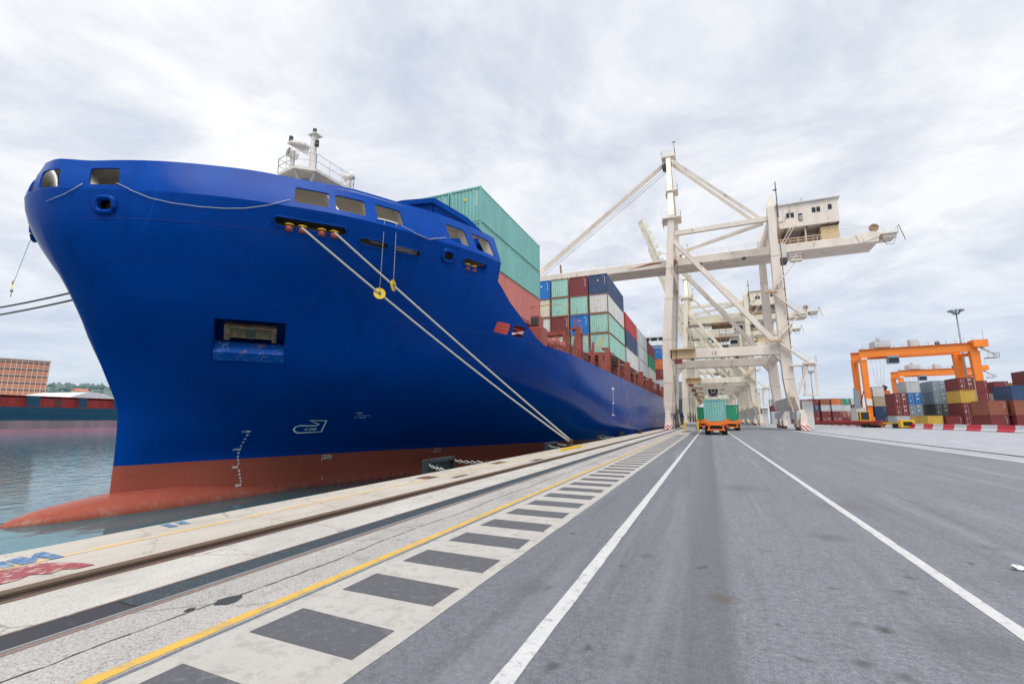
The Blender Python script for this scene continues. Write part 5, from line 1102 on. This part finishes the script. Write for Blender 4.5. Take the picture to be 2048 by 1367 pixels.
    return r
r1 = make_rtg(); r2 = copy_tree(r1); r2.location = (79.6, 220.5, 0); r2['label'] = 'smaller looking orange gantry crane standing farther back behind the first'

# ------------------------------------------------------------------ light masts
def mast(x, y, H_, lb):
    m = MB().cyl((0, 0, 0), (0, 0, H_), .42, 10, .16).part('light_mast', 'maststeel', None, True); m.location = (x, y, 0); tag(m, lb, 'light mast', 'tall yard light masts')
    MB().cyl((0, 0, H_ - .3), (0, 0, H_ + .1), .8, 14).part('headframe', 'maststeel', m)
    for k in range(10):
        a = k * 6.283 / 10; c, s_ = math.cos(a), math.sin(a)
        MB().beam((c * .7, s_ * .7, H_), (c * 1.6, s_ * 1.6, H_ + .8), .15, .15).box((c * 1.6 - .3, s_ * 1.6 - .3, H_ + .6), (c * 1.6 + .3, s_ * 1.6 + .3, H_ + 1.0)).part('floodlight', 'maststeel', m)
    return m
mast(72, 180, 34.0, 'tall light mast with a crown of floodlights behind the orange crane'); mast(46.5, 260, 24.0, 'distant light mast between the white crane and the orange crane')

# ------------------------------------------------------------------ trucks on the quay road
def make_truck(x, y, label, ccol, clabel):
    r = thing('container_truck', (x, y, 0), label, 'truck', 'container trucks on the quay road', wc=False)
    def pt(b, nm, mt, par=r, sm_=False): o = b.mesh(nm); return link(nm, o, mt, par, sm_)
    ch = MB(); ch.box((-1.22, .2, 1.28), (1.22, .55, 1.56)); 
    for s_ in (-1, 1): ch.box((s_ * .62 - .1, .3, 1.0), (s_ * .62 + .1, 12.4, 1.4)); ch.box((s_ * 1.12 - .12, .1, 1.35), (s_ * 1.12 + .12, .6, 1.9))
    for k in range(6): ch.box((-1.15, 1.8 + k * 2, 1.25), (1.15, 2.0 + k * 2, 1.5))
    pt(ch, 'chassis', 'truckorange')
    bp = MB().box((-.98, .02, .52), (.98, .2, .68)).box((-1.0, .05, 1.1), (1.0, .22, 1.52))
    for s_ in (-1, 1): bp.box((s_ * .78 - .08, .05, .5), (s_ * .78 + .08, .2, 1.2))
    pt(bp, 'rear_bumper', 'truckorange')
    for s_ in (-1, 1): pt(MB().box((s_ * 1.1 - .18, -.02, 1.05), (s_ * 1.1 + .18, .1, 1.2)), 'tail_light', 'redlamp')
    pt(MB().box((-.3, -.01, .36), (.3, .03, .48)), 'number_plate', 'whitepaint')
    for yy in (1.1, 2.4, 10.5, 14.6):
        for s_ in (-1, 1):
            wh = pt(MB().cyl((s_ * 1.22, yy, .5), (s_ * .68, yy, .5), .5, 22), 'wheel', 'rubber', r); pt(MB().cyl((s_ * 1.23, yy, .5), (s_ * 1.20, yy, .5), .26, 14), 'rim', 'galv', wh)
    for yy in (1.1, 2.4): pt(MB().cyl((-.7, yy, .5), (.7, yy, .5), .12, 8), 'axle', 'darksteel')
    pt(MB().box((-.62, .8, .7), (.62, 12.0, 1.0)), 'underframe', 'darksteel')
    cab = pt(MB().box((-1.2, 13.2, .8), (1.2, 15.4, 3.3)), 'cab', 'truckorange'); pt(MB().box((-1.1, 13.15, 2.0), (1.1, 13.2, 3.0)), 'rear_window', 'glass', cab)
    pt(MB().box((1.28, .4, 1.3), (1.5, .6, 1.8)), 'side_marker', 'truckorange'); pt(MB().box((-1.5, .4, 1.3), (-1.28, .6, 1.8)), 'side_marker', 'truckorange')
    c = container(x - 1.22, y + .35, 1.60, ccol, 'corr', clabel, 'containers riding on trucks'); return r
make_truck(.65, 60.0, 'orange truck trailer seen from behind carrying a teal container', 'teal', 'teal container riding on the nearest orange truck')
make_truck(-.9, 96, 'left truck ahead of the nearest one, mostly hidden', 'green', 'dark green container on the left truck ahead')
make_truck(3.3, 84, 'right truck ahead of the nearest one, partly hidden', 'green', 'dark green container peeking out right of the teal one')
# yellow guard frame beside the road
b = MB().box((-3.85, 79, 0), (-3.6, 79.25, 1.55)).box((-1.85, 79, 0), (-1.6, 79.25, 1.55)); gf = b.part('guard_posts', 'signyellow'); tag(gf, 'pair of yellow guard posts joined by a rail, left of the truck', 'guard rail')
MB().box((-3.6, 79.05, 1.0), (-1.85, 79.2, 1.2)).part('rail', 'galv', gf); MB().box((-3.5, 79.3, .1), (-2.0, 79.9, 1.4)).part('panel', 'cranegrey', gf)

# ------------------------------------------------------------------ barriers, flatbed, yellow tug
prof = [(-.3, 0), (.3, 0), (.3, .18), (.12, .42), (.09, 1.0), (-.09, 1.0), (-.12, .42), (-.3, .18)]
bm_ = {}
for k in ('barrierred', 'barrierwhite'):
    m = MB().prism(prof, 'y', 0.02, 3.98).mesh('barrier'); m.materials.append(MATS[k]); bm_[k] = m
y = 66.0; i = 0
ORDN = ['first', 'second', 'third', 'fourth', 'fifth', 'sixth', 'seventh', 'eighth', 'ninth', 'tenth', 'eleventh', 'twelfth', 'thirteenth', 'fourteenth', 'fifteenth', 'sixteenth', 'seventeenth', 'eighteenth', 'nineteenth', 'twentieth', 'twenty-first', 'twenty-second', 'twenty-third', 'twenty-fourth', 'twenty-fifth', 'twenty-sixth', 'twenty-seventh', 'twenty-eighth', 'twenty-ninth', 'thirtieth', 'thirty-first', 'thirty-second', 'thirty-third', 'thirty-fourth', 'thirty-fifth', 'thirty-sixth']
y = 74.5
while y < 215:
    k = 'barrierwhite' if i % 2 == 0 else 'barrierred'
    o = bpy.data.objects.new('traffic_barrier', bm_[k]); COL.objects.link(o); xx = interp(y, [86, 100, 130, 160, 215], [39.0, 38.5, 38.3, 36.9, 35.2]); o.location = (xx, y, 0)
    o.rotation_euler = (0, 0, math.atan2(xx - interp(y + 4, [86, 100, 130, 160, 215], [39.0, 38.5, 38.3, 36.9, 35.2]), 4))
    tag(o, f'{"white" if i % 2 == 0 else "red"} plastic barrier, {ORDN[min(i, 35)]} in the row counting from the right picture edge', 'barrier', 'red and white road barriers'); y += 4.02; i += 1
fb = thing('flatbed_trailer', (30, 138, 0), 'long low dark red flatbed trailer parked beyond the white crane', 'trailer')
A_, B_ = Vector((23.6, 148.5, 0)), Vector((35.4, 127.5, 0)); dv = (B_ - A_).normalized()
MB().beam(A_ + Vector((0, 0, 1.15)), B_ + Vector((0, 0, 1.15)), 2.4, .45).part('deck', 'oldred', fb); MB().beam(A_ + Vector((0, 0, .72)), B_ + Vector((0, 0, .72)), 1.6, .42).part('side_beam', 'c_brown', fb)
MB().beam(A_ + Vector((0, 0, 1.45)), B_ + Vector((0, 0, 1.45)), .3, .12).part('top_rail', 'barrierred', fb)
for k in (1.2, 2.4, 20.0, 21.2):
    c = A_ + dv * k + Vector((0, 0, .38)); s_ = dv.cross(Vector((0, 0, 1))); MB().cyl(c - s_ * 1.2, c + s_ * 1.2, .38, 14).part('wheels', 'rubber', fb)
tg = thing('yard_tractor', (36.5, 125, 0), 'yellow yard tractor with black rear grille and open cab', 'tractor')
A_, B_ = Vector((34.9, 132.5, 0)), Vector((37.6, 121.5, 0)); dv = (B_ - A_).normalized(); s_ = dv.cross(Vector((0, 0, 1)))
MB().beam(A_ + Vector((0, 0, .95)), B_ + Vector((0, 0, .95)), 1.6, .4).part('chassis', 'machineyellow', tg)
o = MB().beam(B_ - dv * .1 + Vector((0, 0, .95)), B_ + dv * .8 + Vector((0, 0, .95)), 2.7, 1.5).part('rear_block', 'machineyellow', tg); bevel(o, .06, 2)
MB().beam(B_ + dv * .8 + Vector((0, 0, .95)), B_ + dv * .86 + Vector((0, 0, .95)), 1.7, .8).part('grille', 'rubber', tg)
c = A_ + Vector((-1.0, 2, 0)); b = MB()
for dx in (-.9, .9):
    for dy in (-.9, .9): b.box((c.x + dx - .08, c.y + dy - .08, 1.0), (c.x + dx + .08, c.y + dy + .08, 3.7))
b.box((c.x - 1, c.y - 1, 3.6), (c.x + 1, c.y + 1, 3.75)); b.box((c.x - 1.1, c.y - 1.1, .7), (c.x + 1.1, c.y + 1.1, 1.7)); b.part('cab', 'machineyellow', tg)
MB().box((c.x - .8, c.y - .8, 1.7), (c.x + .8, c.y + .8, 3.5)).part('cab_glass', 'glass', tg); MB().cyl((c.x - .6, c.y - 1.4, .95), (c.x - .6, c.y - 1.0, .95), .5, 14).part('drum', 'machineyellow', tg)
for k in (.5, 9.6, 10.8):
    q = A_ + dv * k + Vector((0, 0, .5)); MB().cyl(q - s_ * 1.25, q - s_ * .8, .5, 16).cyl(q + s_ * .8, q + s_ * 1.25, .5, 16).part('wheels', 'rubber', tg)

# ------------------------------------------------------------------ fenders, chains, bollards, mooring ropes
def link_chain(p, q, name, par, sag=.05, lk=.17):
    p, q = Vector(p), Vector(q); n = max(3, int((q - p).length / (lk * .72))); b = MB()
    for i in range(n):
        c = p.lerp(q, (i + .5) / n); c.z -= sag * 4 * (i + .5) / n * (1 - (i + .5) / n); d = (q - p).normalized(); s_ = d.cross(Vector((0, 0, 1))).normalized() if i % 2 else Vector((0, 0, 1)); s_ = (s_ - d * s_.dot(d)).normalized()
        b.tube([c + d * (lk * .5 * math.cos(a)) + s_ * (.055 * math.sin(a)) for a in [k * 6.283 / 8 for k in range(8)]], .016, 5, True)
    return b.part(name, 'chain', par, True)
NW = ['nearest', 'second nearest', 'third', 'fourth', 'fifth', 'sixth', 'farthest']
for i, (y, L_) in enumerate([(15.05, 2.1), (29.2, 2.1), (44.6, 2.2), (57.0, 2.3), (71.5, 2.3), (85.7, 2.3)]):
    r = thing('dock_fender', (-9.6, y, -.6), f'{NW[i]} dark rubber fender panel with chains hanging on the quay edge', 'fender', 'quay fenders')
    o = MB().box((-10.12, y, -2.2), (-9.98, y + L_, .30)).part('panel', 'fendergreen', r); bevel(o, .03, 2)
    b = MB()
    for yy in (y + .02, y + L_ - .14): b.box((-9.98, yy, -2.2), (-9.86, yy + .12, .30))
    b.box((-9.98, y + .1, .16), (-9.86, y + L_ - .1, .28)); b.part('rib', 'fendergreen', r)
    MB().cyl((-9.98, y + L_ * .6, -.75), (-8.9, y + L_ * .6, -.75), .55, 20, .45).part('rubber_cone', 'rubber', r, True); MB().cyl((-9.98, y + L_ * .35, .0), (-9.9, y + L_ * .35, .0), .12, 10).part('bolt', 'darksteel', r)
    if i < 3:
        link_chain((-9.95, y + .18, .12), (-9.0, y - .25, .03), 'chain', r); link_chain((-9.95, y + L_ - .1, .14), (-8.95, y + L_ + .7, .03), 'chain', r)
    MB().tube([(-8.86, y + L_ + .7, .03), (-8.78, y + L_ + .72, .1), (-8.72, y + L_ + .74, .02)], .02).part('eye_bolt', 'darksteel', r)
def bollard(y, lb):
    b = MB().cyl((-8.45, y, 0), (-8.45, y, .34), .20, 16, .17).cyl((-8.45, y, .34), (-8.5, y, .44), .19, 16, .30).cyl((-8.5, y, .44), (-8.5, y, .52), .30, 16, .22).cyl((-8.45, y, 0), (-8.45, y, .06), .36, 16)
    return tag(b.part('bollard', 'bollardrust', None, True), lb, 'bollard', 'quay bollards')
bollard(29.4, 'rusty bollard holding the two white mooring ropes'); bollard(62.5, 'rusty bollard standing alone on the quay edge farther off')
pal = MB().box((-8.75, 25.6, .02), (-7.8, 30.6, .05)); 
pb_ = MB().box((-8.0, 25.9, .01), (-7.88, 30.4, .14))
for k in range(9): pb_.box((-8.02, 26.1 + k * .5, .05), (-7.86, 26.35 + k * .5, .16))
tag(pb_.part('rope_guard', 'signyellow'), 'low yellow and black rail on the quay edge by the roped bollard', 'guard rail')
def rope(p, q, r, nm, lb, sag, mt='rope'):
    p, q = Vector(p), Vector(q); pts = []
    for i in range(33):
        s_ = i / 32; c = p.lerp(q, s_); c.z -= sag * 4 * s_ * (1 - s_); pts.append(c)
    o = MB().tube(pts, r, 8).part(nm, mt, None, True); tag(o, lb, 'rope', 'mooring ropes'); return pts
RA = rope((-17.0, 14.75, 10.66), (-8.42, 29.15, .42), .055, 'mooring_rope', 'white mooring rope from the left roller, lower of the pair, carrying the left yellow disc', .25)
RB = rope((-16.05, 15.85, 10.68), (-8.30, 29.45, .40), .055, 'mooring_rope', 'white mooring rope from the right roller, upper of the pair, carrying the right yellow disc', .10)
def ratguard(c, d, top_, lb, r=.3):
    d = d.normalized(); g = MB().cyl(c - d * .02, c + d * .02, r, 20)
    o = g.part('rat_guard', 'signyellow', None); tag(o, lb, 'rope guard', 'yellow rope guards')
    MB().cyl(c - d * .07, c + d * .07, .07, 10).part('hub', 'darksteel', o); MB().add([c + Vector((0, 0, r * .6)) + d * .02, c + Vector((.12, -.12, r + .1)), c + Vector((0, 0, r + .35))], [(0, 1, 2)]).part('tail', 'signyellow', o)
    MB().cyl(c + Vector((0, 0, r)), top_, .012, 5).part('guy_line', 'rope', o)
v1 = Vector((-1, 0, 0)); ca = RA[12]; cb = RB[10]
ca = RA[7].lerp(RA[8], .4); cb = RB[6].lerp(RB[7], .3)
ratguard(ca, Vector((.75, -.66, .1)), frame(17.65, 11.75)[0] + Vector((.1, -.05, 0)), 'yellow disc rope guard seen face on, left of the pair on the white ropes')
ratguard(cb, Vector((.98, .25, 0)), frame(18.2, 11.75)[0] + Vector((.1, -.05, 0)), 'yellow disc rope guard seen edge on, right of the pair on the white ropes')
ratguard(Vector((-42.0, 14.0, 10.2)), Vector((.32, .95, 0)), Vector((-27.6, 9.6, 10.6)), 'small yellow rope guard hanging left of the bow against the sky', .42)
# ------------------------------------------------------------------ left bank across the water
struct(MB().box((-3000, -400, -8), (-232, 700, -.2)).part('far_quay', 'yardconcrete'))
S2 = thing('cargo_ship', (-190, 75, WZ), 'teal hulled cargo ship with red hatch bays moored across the basin', 'ship')
P0, P1 = Vector((-181, 10, 0)), Vector((-205, 150, 0)); dv = (P1 - P0).normalized(); nv = Vector((-dv.y, dv.x, 0)); nv = nv if nv.x > 0 else -nv
def s2(a, b_, z0, z1, d0, d1, nm, mt, par=None):   # along a..b_, depth d0..d1 behind the near side
    q = []
    for z in (z0, z1):
        for (t_, d_) in ((a, d0), (b_, d0), (b_, d1), (a, d1)): c = P0 + dv * t_ - nv * d_; q.append((c.x, c.y, z))
    return MB().add(q, [(0, 1, 2, 3), (4, 5, 6, 7), (0, 1, 5, 4), (1, 2, 6, 5), (2, 3, 7, 6), (3, 0, 4, 7)]).part(nm, mt, par or S2)
s2(0, 140, -4, -1.0, 0.0, 22, 'boot_topping', 'pinkboot'); s2(0, 140, -1.0, 1.55, -.0, 22, 'lower_hull', 'pinkhull'); s2(0, 140, 1.55, 5.6, -.02, 22, 'hull_side', 'tealship')
s2(0, 140, 3.1, 3.22, -.08, 0, 'rubbing_strake', 'tealship'); s2(0, 140, 5.6, 5.75, 0, 22, 'deck', 'oldred')
a = 2.0; k = 0
for a, l in ((2, 9), (13, 9), (26, 9), (40, 10.5), (54.3, 3.2), (63, 5), (77, 3.4), (88, 2.4), (100, 4), (112, 3), (124, 8)):
    s2(a, a + l * .55, 5.6, 8.9, .02, 1.2, 'side_pillar', 'tealship')
s2(0, 138, 5.75, 8.5, 2.2, 20, 'hatch_coaming', 'oldred'); s2(0, 138, 8.9, 9.15, 2.0, 20, 'hatch_cover', 'oldred'); s2(18, 57, 9.15, 10.1, 2.6, 19, 'covered_cargo', 'c_grey')
for t_ in (47.5, 50.2): s2(t_, t_ + .9, 5.75, 7.7, .6, .9, 'yellow_ladder', 'signyellow')
for t_ in (71, 45, 92): s2(t_, t_ + 1.6, 6.0, 7.9, 1.9, 2.15, 'access_door', 'darksteel')
for t_ in range(4, 138, 9): MB().rail([tuple(P0 + dv * t_ - nv * .1 + Vector((0, 0, 5.75))), tuple(P0 + dv * (t_ + 6) - nv * .1 + Vector((0, 0, 5.75)))], 1.1, .05, 2).part('railing', 'oldred', S2)
# brick office block: bays of brick panels between pale fins and dark window bands
BL = thing('brick_building', (-270, 90, 0), 'tall brick clad building with pale gridlines beyond the basin', 'building')
Q0, Q1 = Vector((-290, 10, 0)), Vector((-262.5, 103.5, 0)); bd = (Q1 - Q0).normalized(); bn = Vector((bd.y, -bd.x, 0))
def bx(a, b_, z0, z1, d0, d1, nm, mt):
    q = []
    for z in (z0, z1):
        for (t_, d_) in ((a, d0), (b_, d0), (b_, d1), (a, d1)): c = Q0 + bd * t_ - bn * d_; q.append((c.x, c.y, z))
    return MB().add(q, [(0, 1, 2, 3), (4, 5, 6, 7), (0, 1, 5, 4), (1, 2, 6, 5), (2, 3, 7, 6), (3, 0, 4, 7)]).part(nm, mt, BL)
Lb = (Q1 - Q0).length; bx(0, Lb, 0, 26.6, 0, 22, 'wall', 'brickpanel')
fl = 2.85
for i in range(9):
    z = 26.6 - .9 - i * fl; bx(0.2, Lb - .2, z - .50, z, -.05, 0, 'window_band', 'glass'); bx(0, Lb, z, z + .12, -.16, 0, 'sill_line', 'c_white')
n = 60
for i in range(n + 1): t_ = i * (Lb - .3) / n; bx(t_, t_ + .13, 0, 26.6, -.16, 0, 'fin', 'c_white')
bx(-.3, Lb + .3, 26.6, 27.0, -.4, 22.4, 'roof_edge', 'c_grey'); bx(48, 70, 27.0, 28.6, 4, 10, 'roof_plant', 'c_grey')
# arched white tent hall
def ar(y0, y1, x, w_, h_, nm, lb):
    b = MB(); m = 20; L_ = []
    for i in range(m + 1): s_ = i / m; L_.append((w_ * s_, 6.0 + h_ * math.sin(math.pi * s_)))
    poly = [(0, 0)] + L_ + [(w_, 0)]
    d = Vector((-.24, .97, 0)); nn = Vector((-.97, -.24, 0)); o0 = Vector((x, y0, 0)); v = []
    for k in (0, 1):
        for a_, z in poly: c = o0 + d * a_ + nn * (k * 60); v.append((c.x, c.y, z))
    q = len(poly); b.add(v, [tuple(range(q)), tuple(range(2 * q - 1, q - 1, -1))] + [(i, i + q, (i + 1) % q + q, (i + 1) % q) for i in range(q)])
    return tag(b.part(nm, 'tent', None), lb, 'tent hall', 'white halls beyond the basin')
ar(94, 0, -236, 34, 7.2, 'tent_hall', 'white arched tent hall behind the teal ship'); ar(50, 0, -238, 44, 7.4, 'tent_hall', 'low white roofed hall at the left edge behind the teal ship')
# wooded hill
v = []; f = []; nx, ny = 40, 14
for j in range(ny):
    for i in range(nx):
        a_ = rad(55 + 38 * i / (nx - 1)); R_ = 700 + j * 60
        prof_ = interp(i / (nx - 1), [0, .12, .25, .36, .45, .6, 1], [20, 46, 60, 56, 40, 24, 12])
        v.append((-math.sin(a_) * R_, math.cos(a_) * R_, -1 + prof_ * math.sin(math.pi * min(1, j / (ny - 1) * 1.0)) + random.uniform(-1.5, 1.5) * (j > 1)))
for j in range(ny - 1):
    for i in range(nx - 1): f.append((j * nx + i, j * nx + i + 1, (j + 1) * nx + i + 1, (j + 1) * nx + i))
o = MB().add(v, f).part('hill', 'hillgreen', None, True); struct(o)
b = MB()
for k in range(900):
    i = random.randint(0, nx - 2); j = random.randint(3, 8); p = Vector(v[j * nx + i]).lerp(Vector(v[j * nx + i + 1]), random.random()).lerp(Vector(v[(j + 1) * nx + i]), random.random() * .9); r = random.uniform(3, 7)
    b.add([p + Vector((r, 0, 0)), p + Vector((0, r, 0)), p + Vector((-r, 0, 0)), p + Vector((0, -r, 0)), p + Vector((0, 0, r * 1.1)), p + Vector((0, 0, -r))], [(0, 1, 4), (1, 2, 4), (2, 3, 4), (3, 0, 4), (1, 0, 5), (2, 1, 5), (3, 2, 5), (0, 3, 5)])
o = b.part('woodland', 'hillgreen', None, True); o['kind'] = 'stuff'; o['label'] = 'dark green trees covering the far hill'; o['category'] = 'woodland'
for i, (az_, z) in enumerate([(-66.3, 36), (-67.5, 30), (-64.8, 27)]):
    a_ = rad(-az_); R_ = 860; x, y = -math.sin(a_) * R_, math.cos(a_) * R_; w_ = (14, 9, 10)[i]
    h = MB().box((x - w_ / 2, y - w_ / 2, z - 10), (x + w_ / 2, y + w_ / 2, z + 4)).part('house', 'c_white'); tag(h, ['largest white house on the green hill', 'small white house lower left on the hill', 'small white house to the right on the hill'][i], 'house', 'houses on the hill')
    MB().prism([(x - w_ / 2 - .5, z + 4), (x + w_ / 2 + .5, z + 4), (x, z + 7)], 'y', y - w_ / 2 - .4, y + w_ / 2 + .4).part('roof', 'c_orange', h)
# starboard mooring lines and their rope guard
rope((-30.5, 14.0, 9.4), (-60.0, 14.0, 10.05), .06, 'mooring_rope', 'upper dark mooring rope running left from behind the bow', .5, 'darkrope')
rope((-30.5, 14.0, 8.9), (-60.0, 14.0, 9.3), .06, 'mooring_rope', 'lower dark mooring rope running left from behind the bow', .4, 'darkrope')

# another ship moored farther down the same quay, seen between the crane legs
S3 = thing('cargo_ship', (-24, 290, WZ), 'dark blue hulled ship glimpsed between the legs of the nearest crane', 'ship')
MB().prism([(-38, 225), (-30, 206), (-24, 200), (-18, 206), (-10.2, 225), (-10.2, 380), (-38, 380)], 'z', -6, 11).part('hull', 'tealship', S3)
MB().box((-38.1, 226, -2.4), (-10.1, 380, -.8)).part('boot_topping', 'oldred', S3)
for k in range(5):
    MB().box((-36, 230 + k * 28, 11), (-11.6, 254 + k * 28, 19 + (k % 2) * 2.6)).part('cargo_block', ['c_slate', 'c_bluegrey', 'c_grey', 'c_maroon', 'c_slate'][k], S3)
